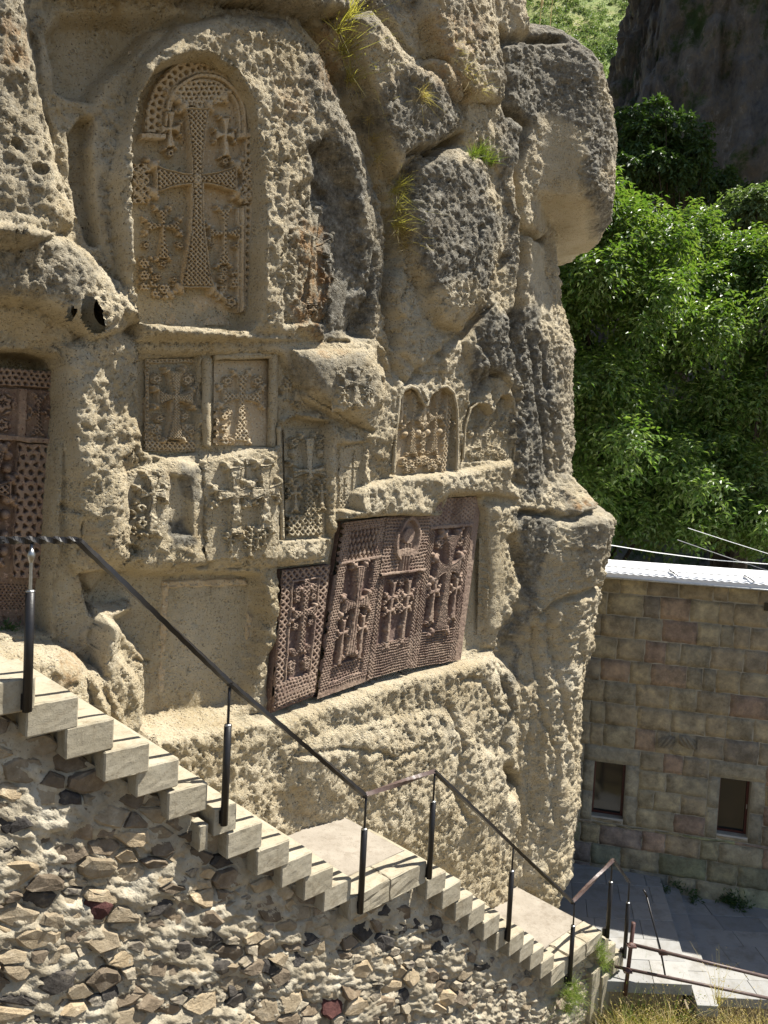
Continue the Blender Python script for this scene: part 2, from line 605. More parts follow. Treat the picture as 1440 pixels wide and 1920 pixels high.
def far_hill():
    nu, nv = 150, 120
    X, T = np.meshgrid(np.linspace(-60, 260, nu), np.linspace(0, 1.7, nv))
    Y = 75 + 190 * T
    Z = hill_z(X, Y)
    o = mesh_np('hillside', np.stack([X, Y, Z], -1), grid_faces(nv, nu), hill_mat(), smooth=True)
    tag(o, kind='structure')


def far_cliff():
    nu, nv = 300, 240
    A, T = np.meshgrid(np.linspace(0, 1, nu), np.linspace(0, 1, nv))
    # plan: comes forward out of the valley on the left, then runs off to the right
    kx = np.interp(A, [0, .18, .28, .42, .7, 1], [21, 11.6, 10.6, 14.2, 32, 62])
    ky = np.interp(A, [0, .18, .28, .42, .7, 1], [84, 58, 50, 45, 40, 30])
    Z = -3 + 62 * T
    rid = fbm(A * 26, Z * .035, A * 0, 4, .55)
    blk = fbm(A * 9, Z * .09, A * 0 + 7, 5, .6)
    k = 1.5 * rid + 2.0 * blk + .5 * fbm(A * 60, Z * .5, A * 0, 3) + .55 * (.4 - np.abs(fbm(A * 45, Z * .6, A * 0 + 12, 5, .65)))
    k = k - 3.2 * T + 1.6 * np.cos(T * 6)
    lean = np.interp(A, [0, .25, .4, 1], [-1, -1, -.35, 0.1])
    X = kx + lean * k - np.interp(T, [0, .3, .45, .62, .8, 1], [2.4, 1.2, .4, -.6, -2.6, -5.5]) * np.interp(A, [0, .3, .5], [1, 1, 0])
    Y = ky - k * .8
    o = mesh_np('cliff', np.stack([X, Y, Z], -1), grid_faces(nv, nu), far_cliff_mat(), smooth=True)
    tag(o, kind='structure')


ground(); far_hill(); far_cliff()

# ------------------------------------------------------------------ the rock face
OFF = 1.6
CB0 = P1 + OFF * NB
S_BEND = 8.25
_ss = np.linspace(-4, 15, 1901)
_ang0 = math.atan2(D3[1], D3[0])
_ang = np.interp(_ss, [S_BEND - .3, S_BEND + .55, S_BEND + 1.6, S_BEND + 3.4, 15], [_ang0, radians(72), radians(84), radians(112), radians(130)])
_i0 = int(np.argmin(np.abs(_ss)))
_cx = np.concatenate([[0], np.cumsum(np.cos(_ang[:-1]) * .01)]); _cy = np.concatenate([[0], np.cumsum(np.sin(_ang[:-1]) * .01)])
_cx = _cx - _cx[_i0] + CB0[0]; _cy = _cy - _cy[_i0] + CB0[1]


def base(s):
    x = np.interp(s, _ss, _cx); y = np.interp(s, _ss, _cy); a = np.interp(s, _ss, _ang)
    P = np.stack([x, y], -1); n = np.stack([np.sin(a), -np.cos(a)], -1)
    return P, n


# (outline in photograph pixels, height in m, width of the rounded edge in pixels)
BULK = [
    ([(-300, -200), (40, -200), (55, 60), (80, 180), (112, 320), (140, 425), (40, 470), (-300, 440)], .30, 45),
    ([(60, -300), (640, -300), (650, 30), (570, 38), (470, 14), (300, 4), (110, -8), (70, -40)], .34, 26),
    ([(255, 120), (330, 48), (420, 28), (530, 40), (600, 100), (650, 190), (690, 300), (705, 420), (690, 560), (660, 640), (250, 640), (215, 520), (205, 330)], .25, 42),
    ([(-200, 400), (40, 420), (110, 440), (165, 478), (205, 515), (255, 585), (235, 620), (160, 640), (60, 575), (-200, 560)], .30, 38),
    ([(118, 650), (210, 610), (262, 640), (268, 850), (235, 900), (245, 1050), (190, 1120), (130, 1060), (125, 900)], .15, 40),
    ([(250, 605), (470, 628), (690, 645), (722, 690), (712, 760), (650, 800), (560, 750), (520, 668), (262, 662)], .12, 16),
    ([(540, 655), (700, 655), (724, 695), (716, 760), (690, 808), (640, 785), (570, 745)], .20, 34),
    ([(378, 862), (450, 845), (520, 830), (525, 785), (600, 770), (630, 800), (690, 830), (700, 960), (630, 1000), (605, 1045), (520, 1062), (395, 1068)], .09, 18),
    ([(215, 890), (330, 855), (385, 875), (390, 1060), (270, 1072), (170, 1050), (150, 960)], .13, 30),
    ([(262, 1372), (440, 1345), (512, 1338), (600, 1308), (700, 1276), (860, 1236), (938, 1215), (975, 1290), (965, 1400), (975, 1540), (955, 1660), (960, 1900), (300, 1900), (262, 1600)], .30, 13),
    ([(520, 1400), (640, 1360), (820, 1330), (930, 1420), (920, 1540), (860, 1640), (700, 1600), (560, 1520)], .10, 60),
    ([(178, 1135), (225, 1140), (260, 1130), (268, 1150), (228, 1180), (222, 1220), (258, 1270), (275, 1330), (272, 1420), (190, 1420), (165, 1260)], .34, 18),
    ([(-300, 1215), (0, 1203), (105, 1205), (160, 1240), (200, 1320), (215, 1450), (-300, 1480)], .50, 46),
    ([(700, 905), (740, 893), (850, 884), (965, 858), (972, 935), (905, 928), (842, 928), (810, 968), (640, 978), (640, 930)], .15, 14),
    ([(645, 40), (700, 15), (760, 85), (835, 150), (864, 225), (850, 272), (780, 292), (735, 340), (700, 255), (660, 130)], .30, 38),
    ([(772, 305), (850, 274), (905, 300), (940, 385), (945, 480), (920, 565), (870, 625), (810, 608), (765, 500), (752, 400)], .26, 40),
    ([(720, 480), (770, 520), (820, 620), (870, 640), (850, 700), (790, 700), (730, 650)], .10, 40),
    ([(780, 40), (800, -200), (900, -200), (935, 55), (946, 150), (936, 195), (860, 192), (805, 120)], .30, 26),
    ([(865, 190), (935, 200), (975, 300), (960, 420), (940, 330), (900, 280), (862, 268)], .06, 20),
    ([(868, 640), (922, 560), (960, 600), (985, 760), (985, 905), (960, 905), (962, 740), (930, 700), (890, 730)], .14, 30),
    ([(905, 940), (975, 950), (955, 1050), (985, 1110), (955, 1220), (905, 1215), (912, 1100)], .10, 24),
]
# features right of the bend, in (s, z): outline, height, edge width in m
def sz(u, v, y=None):
    """where the ray through a pixel meets the rock's base surface -> (s, z)"""
    d = ray(u, v); k = d[0] / d[1]
    f = _cx - k * _cy
    i = np.argmax((f > 0) & (_ss > -3.9))
    if not np.any((f > 0) & (_ss > -3.9)): i = int(np.argmax(f))
    yy = _cy[i]
    return _ss[i], CAMP[2] + d[2] / d[1] * yy


GROOVES = [
    ([(300, 200), (285, 160), (300, 120)], .0, 3), ([(60, 60), (84, 190), (108, 300)], .06, 4), ([(835, 640), (822, 700), (830, 760)], .07, 3), ([(880, 560), (895, 470), (905, 420)], .07, 3),
    ([(660, 1150), (700, 1100)], .0, 3), ([(560, 1420), (640, 1400), (740, 1420), (800, 1400)], .05, 4), ([(840, 1330), (870, 1400), (855, 1480), (880, 1540)], .07, 4), ([(120, 950), (165, 965), (150, 1040)], .06, 3),
    ([(255, 1240), (300, 1250)], .05, 3), ([(905, 640), (930, 700), (925, 760)], .06, 4), ([(1000, 1180), (1015, 1320), (1050, 1420), (1045, 1560)], .08, 4), ([(1020, 650), (1030, 760), (1050, 860)], .08, 4), ([(440, 700), (520, 735)], .03, 3),
   # pixel polyline, depth, half width
    ([(640, 140), (668, 215), (700, 290), (730, 370), (742, 470), (730, 560), (745, 640)], .20, 11),
    ([(560, 20), (600, 70), (645, 150)], .16, 9),
    ([(752, 400), (740, 430), (742, 480)], .18, 12),
    ([(776, 290), (812, 280), (850, 268), (868, 252)], .18, 5),
    ([(838, 264), (860, 262)], .22, 9),
    ([(650, 30), (700, 8), (760, 85), (800, 130)], .12, 6),
    ([(715, 640), (760, 720), (800, 690), (850, 640), (880, 620), (915, 560), (945, 480)], .10, 6),
    ([(960, 590), (972, 690), (975, 800), (972, 900)], .16, 8),
    ([(960, 1010), (985, 1100), (955, 1180), (945, 1240), (962, 1330), (945, 1400)], .16, 8),
    ([(862, 1278), (912, 1272), (925, 1320), (945, 1340)], .05, 4),
    ([(955, 1440), (968, 1475), (962, 1490)], .16, 9),
    ([(420, 14), (560, 16), (620, 36)], .14, 5),
    ([(520, 735), (580, 740), (640, 770), (690, 812)], .10, 5),
]
RECESS = [    # pixel outline, depth, edge width
    ([(112, 12), (300, 22), (420, 30), (300, 62), (250, 120), (205, 160), (185, 205), (140, 190), (100, 175), (75, 60)], .22, 30),
    ([(128, 250), (150, 215), (180, 220), (186, 470), (160, 468), (140, 400)], .20, 14),
    ([(578, 270), (625, 240), (680, 340), (705, 470), (700, 640), (610, 640), (572, 560), (590, 420)], .20, 26),
    ([(528, 400), (545, 350), (600, 320), (640, 350), (640, 610), (530, 612)], .08, 9),
    ([(0, 575), (60, 592), (120, 640), (110, 690), (-200, 680), (-200, 560)], .18, 40),
    ([(150, 1075), (200, 1062), (300, 1072), (500, 1066), (512, 1160), (500, 1240), (472, 1330), (440, 1352), (262, 1376), (272, 1240), (225, 1180), (160, 1150)], .25, 18),
    ([(314, 885), (360, 890), (366, 1005), (312, 1008)], .09, 10),
    ([(118, 700), (142, 740), (150, 900), (160, 1150), (165, 1230), (100, 1215), (108, 1000)], .05, 14),
    ([(700, 640), (745, 700), (735, 735), (700, 690)], .08, 14),
    ([(880, 690), (955, 680), (905, 760), (872, 780)], .10, 20),
]
NICHES = {    # carved niches with flat floors: pixel outline, floor height rel. base, edge px
    'great': ([(252, 330), (250, 260), (262, 180), (292, 125), (345, 98), (400, 100), (445, 128), (478, 190), (492, 260), (500, 400), (494, 600), (470, 622), (262, 606), (252, 520)], (-.13, .04, -.12, -.40), 5),
    'left': ([(-300, 640), (0, 648), (70, 652), (112, 664), (128, 690), (124, 780), (110, 920), (104, 1050), (98, 1192), (-300, 1192)], -.66, 8),
    'A': ([(262, 668), (376, 666), (376, 852), (318, 862), (262, 846)], -.13, 4),
    'B': ([(396, 664), (520, 662), (520, 840), (396, 842)], (-.10, -.10, -.03, -.03), 4),
    'E': ([(526, 794), (560, 778), (622, 790), (626, 1012), (526, 1016)], (-.14, -.14, -.05, -.05), 4),
    'F': ([(632, 832), (692, 826), (686, 962), (632, 962)], -.03, 5),
    'steles': ([(518, 1100), (522, 1064), (612, 1052), (636, 976), (714, 968), (828, 966), (842, 932), (902, 926), (912, 1000), (912, 1100), (902, 1215), (858, 1239), (680, 1280), (520, 1340), (503, 1328), (500, 1235), (516, 1200)], (-.17, -.17, -.04, -.04), 5),
    'H': ([(732, 892), (738, 810), (745, 745), (752, 730), (769, 723), (784, 732), (794, 752), (801, 756), (808, 738), (822, 727), (838, 725), (850, 738), (855, 770), (856, 830), (854, 884)], (-.17, -.17, -.08, -.08), 4),
    'I': ([(866, 868), (870, 800), (880, 766), (896, 754), (912, 760), (922, 776), (927, 756), (938, 741), (950, 738), (961, 748), (966, 790), (960, 866)], (-.17, -.17, -.06, -.06), 4),
}


def large_field(U, V, s, z):
    H = np.zeros(U.shape, np.float32)
    for poly, h, w in BULK:
        m = sel_box(U, V, poly, 2)
        t = np.clip(sd_poly(U[m], V[m], poly) / w, 0, 1)
        H[m] = np.maximum(H[m], 0) * .0 + H[m] + h * np.sqrt(np.clip(1 - (1 - t) ** 2, 0, 1))
    # the shoulder at the right end of the rock, by height: how far the silhouette stands out
    zz = [-.5, 0.3, 1.0, 2.0, 3.2, 4.2, 5.2, 6.0, 6.62, 6.98, 7.35, 8.3, 9.4, 10.3, 10.9, 11.28, 11.40, 11.6, 12.6, 13.4, 14.0, 16]
    hh = [.05, .26, .48, .58, .46, .48, .62, .74, .80, .42, .06, .02, -.02, -.32, -.40, -.38, .28, .46, .44, .38, .30, .1]
    zw = z + .12 * perlin(s * 1.3, z * 1.1, z * 0 + 3.3)
    prof = np.interp(zw, zz, hh)
    wgt = sst(7.15, 8.35, s + .25 * perlin(s * .0, z * .7, z * 0 + 8.8))
    lowp = np.minimum(prof, .45)
    broad = np.interp(z + .25 * perlin(s * 1.7, z * 1.3, z * 0 + 6.1), [6.2, 7.5], [1, 0]) * .45
    lowp = np.where((z > 5.8) & (z < 7.6), np.maximum(np.minimum(lowp, broad), .03), lowp)
    H += lowp * wgt + (prof - lowp) * sst(7.9, 8.6, s)
    # the rounded boulder and the joints beside and below it
    return H


def detail_field(U, V, s, z, H, niches=True):
    x = s; y = z; o = np.zeros_like(s)
    wu = 7 * fbm(s * 2.2, z * 2.2, o + 1.7, 3) + 4 * fbm(s * 9, z * 9, o, 2)
    wv = 7 * fbm(s * 2.2, z * 2.2, o + 7.7, 3) + 4 * fbm(s * 9, z * 9, o + 3, 2)
    Uw = U + wu; Vw = V + wv
    for poly, d, w in RECESS:
        m = sel_box(Uw, Vw, poly, 2)
        H[m] -= d * sst(0, w, sd_poly(Uw[m], Vw[m], poly))
    for pts, d, w in GROOVES:
        m = sel_box(Uw, Vw, pts, 3 * w)
        H[m] -= d * np.exp(-(d_line(Uw[m], Vw[m], pts) / w) ** 2)
    # natural relief
    warp = .25 * fbm(s * .9, z * .9, o + 20, 3)
    big = fbm(s * .8 + warp, z * .8, o, 4, .5)
    r1 = fbm(s * 3.2 + warp, z * 3.2, o + 9, 5, .6); r2 = fbm(s * 7, z * 7, o + 40, 4, .62)
    rough = .7 * r1 + .9 * (.35 - np.abs(r2)) - .5 * np.abs(fbm(s * 2.1, z * 2.6, o + 55, 4, .55)) + .2
    f1, f2, idn, _, _ = worley(s * 5 + rough * .5, z * 4.2 + rough * .5, 5)
    lump = sst(0, .55, f2 - f1)
    p1 = worley(s * 22 + 1.6 * r1, z * 21 + 1.2 * r2, 11)[0]
    pits = -np.clip(.42 - p1, 0, 1) * sst(-.25, .3, fbm(s * 2.6, z * 2.6, o + 61, 3))
    chips = worley(s * 9 + .8 * r2, z * 7 + .8 * r1, 17)
    facet = (chips[3] * (chips[2] - .5) + chips[4] * (chips[2] * 7 % 1 - .5)) * .5
    crk = np.exp(-(fbm(s * .75 + .3 * r1, z * .5 + .3 * r1, o + 71, 3, .4) / .016) ** 2) * sst(-.1, .15, perlin(s * .9, z * .9, o + 77))
    calm = np.ones_like(s)
    streak = sst(6.6, 8.2, s) * (z < 12)
    rough = rough + 1.2 * streak * fbm(s * 5.5, z * 1.6, o + 31, 4, .6) + streak * .8 * fbm(s * 9, z * 9, o + 33, 3, .6)
    if niches:
        for k, (poly, hf, w) in NICHES.items():
            m = sel_box(Uw, Vw, poly, 30)
            mu = .30
            dd = sd_poly(U[m] + wu[m] * mu, V[m] + wv[m] * mu, poly)
            t = sst(0, w, dd)
            if isinstance(hf, tuple):
                pp = np.asarray(poly)
                a_ = np.clip((U[m] - pp[:, 0].min()) / (pp[:, 0].max() - pp[:, 0].min()), 0, 1); b_ = np.clip((V[m] - pp[:, 1].min()) / (pp[:, 1].max() - pp[:, 1].min()), 0, 1)
                hv = (hf[0] * (1 - a_) + hf[1] * a_) * (1 - b_) + (hf[3] * (1 - a_) + hf[2] * a_) * b_
            else:
                hv = hf
            H[m] = H[m] * (1 - t) + hv * t
            calm[m] *= 1 - t * .92
    soft = np.ones_like(s)
    for poly in SMOOTH:
        m = sel_box(Uw, Vw, poly, 2)
        soft[m] = np.minimum(soft[m], 1 - .70 * sst(0, 14, sd_poly(Uw[m], Vw[m], poly)))
    H += calm * (soft * .075 * big + soft * (.037 * rough + .015 * (lump - .6) + .034 * pits) + soft * .020 * (.3 - np.abs(fbm(s * 16, z * 16, o + 2, 3, .7))) + soft * .045 * facet - soft * .05 * crk)
    for cu, cv, ru, rv, dp in HOLES:
        m = (np.abs(U - cu) < 3 * ru) & (np.abs(V - cv) < 3 * rv)
        a = (U[m] - cu) / ru; b = (V[m] - cv) / rv
        a = a - .25 * b
        q = np.sqrt(a * a + b * b)
        H[m] -= dp * (1 - sst(.72, 1.05, q))
    for pts, dp, w in STROKES:
        m = sel_box(U, V, pts, 6)
        H[m] -= dp * np.exp(-(d_line(U[m], V[m], pts) / w) ** 2)
    return H


SMOOTH = [
    [(228, 868), (388, 858), (388, 1030), (235, 1025)], [(376, 848), (530, 838), (530, 1055), (382, 1060)], [(626, 825), (700, 820), (690, 965), (626, 968)], [(900, 1000), (955, 990), (948, 1190), (898, 1195)],
    [(500, 650), (715, 655), (715, 770), (510, 775)],
    [(112, 12), (420, 26), (250, 140), (190, 220), (110, 180)],
    [(130, 215), (200, 215), (200, 480), (140, 470)],
    [(150, 1060), (500, 1060), (505, 1240), (440, 1350), (262, 1370), (270, 1240), (160, 1160)],
    [(100, 700), (142, 730), (160, 1200), (90, 1210)],
    [(575, 260), (690, 330), (700, 640), (590, 640)],
    [(570, 730), (715, 720), (690, 800), (600, 770)],
    [(985, 430), (1045, 430), (1045, 610), (990, 600)],
    [(500, 620), (720, 650), (640, 680), (500, 660)],
    [(1010, 200), (1090, 200), (1090, 430), (1000, 430)],
]
HOLES = [(962, 1462, 12, 20, .22), (75, 318, 16, 12, .10), (30, 270, 12, 12, .08),
         (250, 1030, 14, 10, .06), (110, 355, 8, 6, .08)]
STROKES = [  # the incised signs below the hole
    ([(121, 604), (127, 610), (132, 606)], .03, 1.6), ([(127, 612), (136, 616), (130, 622), (138, 624)], .03, 1.6),
    ([(141, 628), (147, 624), (151, 630), (146, 635), (140, 640), (143, 648), (150, 648), (152, 641)], .03, 1.8),
    ([(158, 632), (158, 650)], .03, 1.7), ([(165, 632), (165, 650)], .03, 1.7),
    ([(170, 633), (170, 643), (177, 641)], .03, 1.7), ([(177, 640), (177, 652)], .03, 1.7),
]
STAIN = [   # pixel outlines of grey weathering, strength, blur
    ([(-200, -100), (60, -100), (85, 190), (110, 330), (60, 420), (-200, 400)], .45, 50),
    ([(-200, 410), (60, 430), (190, 500), (150, 580), (60, 560), (-200, 560)], .55, 40),
    ([(570, 250), (640, 240), (700, 340), (715, 500), (705, 640), (590, 630), (590, 450)], .85, 40),
    ([(530, 380), (640, 370), (640, 610), (530, 600)], .45, 30),
    ([(740, 130), (835, 150), (864, 225), (850, 272), (760, 300), (690, 260), (640, 110), (700, 170)], .75, 40),
    ([(560, 60), (640, 130), (735, 400), (740, 600), (700, 560), (660, 300), (590, 200)], .60, 40),
    ([(772, 305), (850, 274), (905, 300), (945, 420), (920, 560), (870, 520), (800, 560), (760, 420)], .80, 45),
    ([(940, 70), (1140, 70), (1160, 430), (1110, 440), (1090, 250), (1010, 220), (960, 330), (985, 560), (940, 480)], .80, 40),
    ([(900, 560), (1000, 580), (1040, 640), (1040, 900), (985, 960), (960, 880), (965, 720), (885, 760), (880, 680)], .85, 35),
    ([(1000, 610), (1075, 660), (1090, 940), (1040, 960), (1030, 760)], .50, 30),
    ([(960, 960), (1050, 980), (1010, 1110), (985, 1200), (940, 1460), (950, 1250), (985, 1100)], .75, 25),
    ([(1060, 930), (1150, 930), (1130, 1060), (1090, 1090)], .55, 30),
    ([(535, 665), (700, 665), (700, 745), (560, 735)], .60, 30),
    ([(600, -50), (800, -50), (780, 30), (640, 60)], .6, 30),
    ([(320, 985), (362, 985), (362, 1030), (310, 1030)], .9, 16),
    ([(330, 860), (378, 880), (372, 960), (345, 930)], .7, 16),
    ([(250, -20), (620, -20), (620, 60), (300, 10)], .6, 30),
    ([(780, -30), (900, -30), (900, 20), (930, 60), (940, 180), (900, 80)], .45, 30),
]
ORANGE = [
    ([(548, 420), (615, 430), (610, 640), (570, 620)], 1., 18), ([(0, 40), (40, 60), (40, 140), (0, 120)], .8, 20),
    ([(600, 40), (660, 60), (650, 170), (610, 150)], .7, 25), ([(520, 140), (590, 150), (590, 220), (530, 220)], .5, 25),
    ([(775, 20), (900, 20), (930, 120), (860, 190), (800, 140)], .55, 40), ([(100, 1205), (160, 1230), (150, 1290), (100, 1280)], .6, 25),
    ([(150, 1000), (210, 1010), (190, 1120), (140, 1140)], .35, 25), ([(600, 648), (660, 650), (660, 670), (600, 668)], .5, 10),
    ([(1070, 925), (1140, 925), (1130, 950), (1080, 945)], .9, 12),
]


def masks(U, V, zz=None):
    st = np.zeros(U.shape, np.float32); og = st.copy()
    q = U * 0
    U = U + 22 * fbm(U / 70, V / 70, q + .5, 3); V = V + 22 * fbm(U / 70, V / 70, q + 9.5, 3)
    for L, arr in ((STAIN, st), (ORANGE, og)):
        for poly, k, w in L:
            m = sel_box(U, V, poly, w)
            arr[m] = np.maximum(arr[m], k * sst(-w * .5, w * .5, sd_poly(U[m], V[m], poly)))
    return st, og


def height_at(u, v):
    """bulk height of the rock seen at a pixel (without carving), in m"""
    h = 0.0
    for _ in range(4):
        P = on_plane(u, v, CB0 + NF * h, NF)
        s = np.array([(P - CB0) @ D3]); z = np.array([P[2]])
        Pb = np.append(base(s)[0][0], P[2])
        uu, vv = project(Pb[None])
        h = float(large_field(uu.astype(np.float32), vv.astype(np.float32), s, z)[0])
    return h


ZTOP_S = [(-4, 18.), (5.2, 18.), (6.4, 14.6), (7.1, 13.9), (7.7, 13.9), (8.3, 13.85), (9.2, 13.6), (10.5, 13.0), (15, 12.5)]


def build_rock():
    s = [-2.6]
    while s[-1] < 13.0:
        q = s[-1]
        if q < .0: ds = .03 + .08 * (-q)
        elif q < 9.4: ds = .0125 + .0085 * q / 9.
        else: ds = .03 + .05 * (q - 9.4)
        s.append(q + ds)
    s = np.array(s)
    z = np.concatenate([np.arange(-1.3, 0., .05), np.arange(0., 5., .021), np.arange(5., 14.3, .0172), np.arange(14.3, 15.6, .05)])
    Sg, Zg = np.meshgrid(s, z)
    sh = Sg.shape
    S = Sg.ravel().astype(np.float32); Z = Zg.ravel().astype(np.float32)
    ztop = np.interp(S, [a for a, b in ZTOP_S], [b for a, b in ZTOP_S]) + .18 * perlin(S * 1.1, S * 0, S * 0 + 4)
    zc = np.minimum(Z, ztop)
    P, n = base(S)
    B = np.concatenate([P, zc[:, None]], 1)
    U, V = project(B); U = U.astype(np.float32); V = V.astype(np.float32)
    H = large_field(U, V, S, zc)
    n3 = np.concatenate([n, np.zeros((len(S), 1))], 1)
    for _ in range(2):
        U2, V2 = project(B + n3 * H[:, None] * .85)
        U2 = U2.astype(np.float32); V2 = V2.astype(np.float32)
        H = .5 * H + .5 * large_field(U2, V2, S, zc)
    U2, V2 = project(B + n3 * np.clip(H, -.2, .60)[:, None]); U2 = U2.astype(np.float32); V2 = V2.astype(np.float32)
    far = sst(7.6, 8.3, S)
    # rock joints on the right-hand shoulder, in (s, z)
    for pts, d, w in SHOULDER:
        m = sel_box(S, Z, pts, 4 * w)
        q = d_line(S[m] + .05 * perlin(S[m] * 5, Z[m] * 5, S[m] * 0), Z[m] + .05 * perlin(S[m] * 5, Z[m] * 5, S[m] * 0 + 5), pts)
        H[m] -= d * np.exp(-(q / w) ** 2)
    # niche outlines are drawn where the surface stands, floors further in
    H = detail_field(U2, V2, S, Z, H)
    tt = np.clip((Z - (ztop - .75)) / .75, 0, 1)
    H -= .75 * (1 - np.sqrt(np.clip(1 - tt * tt, 0, 1)))
    H -= np.clip(Z - ztop, 0, None) * 3.0
    X = B + n3 * H[:, None]
    fq = grid_faces(*sh)
    q = np.minimum(np.hypot((U2 - 171 - .28 * (V2 - 591)) / 20, (V2 - 591) / 33), np.hypot((U2 - 132) / 6.5, (V2 - 588) / 10))
    gone = q < 1
    fq = fq[~gone[fq].any(1)]
    st, og = masks(U2, V2)
    st = np.maximum(st, .8 * sst(12.6, 13.6, Z) * sst(6.5, 7.5, S))
    o = mesh_np('rock_face', X, fq, M_ROCK, smooth=True, attrs={'stain': st, 'orange': og})
    tag(o, 'tall tan tuff rock face with carved crosses and niches above the stair', kind='structure')
    return o


def szs(pts):
    return [sz(u, v) for u, v in pts]


SHOULDER = [
    (szs([(945, 60), (945, 200), (985, 232), (965, 330), (985, 470), (975, 560), (965, 640)]), .26, .07),
    (szs([(985, 432), (1040, 446), (1060, 440)]), .20, .05),
    (szs([(940, 75), (1000, 66), (1050, 75)]), .22, .06),
    (szs([(968, 962), (1035, 966), (1062, 930)]), .24, .05),
    (szs([(1050, 970), (1045, 1050), (1060, 1100)]), .15, .06),
    (szs([(1060, 1080), (1020, 1110), (990, 1150)]), .15, .05),
    (szs([(1000, 640), (1010, 760), (1030, 900)]), .08, .06),
    (szs([(1000, 1150), (1010, 1300), (1040, 1500), (1030, 1640)]), .10, .06),
]
ROCK = build_rock()
# the black hole in the rock: a cavity wider than its mouth
for (u, v, r0, dp) in ((171, 591, .205, .44), (132, 588, .075, .20)):
    c = on_plane(u, v, CB0 + NF * (height_at(u, v) - dp), NF)
    A, B = np.meshgrid(np.linspace(0, 2 * pi, 25), np.linspace(.02, pi - .55, 14))
    a3 = D3; P = c + (np.sin(B) * np.cos(A))[..., None] * D3 * r0 * .9 + (np.sin(B) * np.sin(A))[..., None] * np.array([0, 0, 1.]) * r0 * 1.15 - np.cos(B)[..., None] * NF * r0 * 1.6
    zz = np.zeros(P.shape[:2]).ravel()
    mesh_np('hole', P.reshape(-1, 3), grid_faces(14, 25), M_ROCK, ROCK, True, {'stain': zz, 'orange': zz})



# ------------------------------------------------------------------ carved crosses
def star_lattice(X, Y, p):
    k = 2 * pi / p
    a = np.cos(k * X); b = np.cos(k * (.5 * X + .866 * Y)); c = np.cos(k * (.5 * X - .866 * Y))
    return a + b + c


def pierced(X, Y, p):
    n = star_lattice(X, Y, p)
    return np.clip(sst(1.7, 2.3, n) + sst(-1.05, -1.3, n), 0, 1)


def knot(X, Y, p):
    k = 2 * pi / p
    a = np.abs(np.sin(k * (X + Y) * .5)); b = np.abs(np.sin(k * (X - Y) * .5))
    c = np.abs(np.sin(k * X * .5 + .9)) * .25
    return sst(.55, .8, np.minimum(a, b) + c - .12)


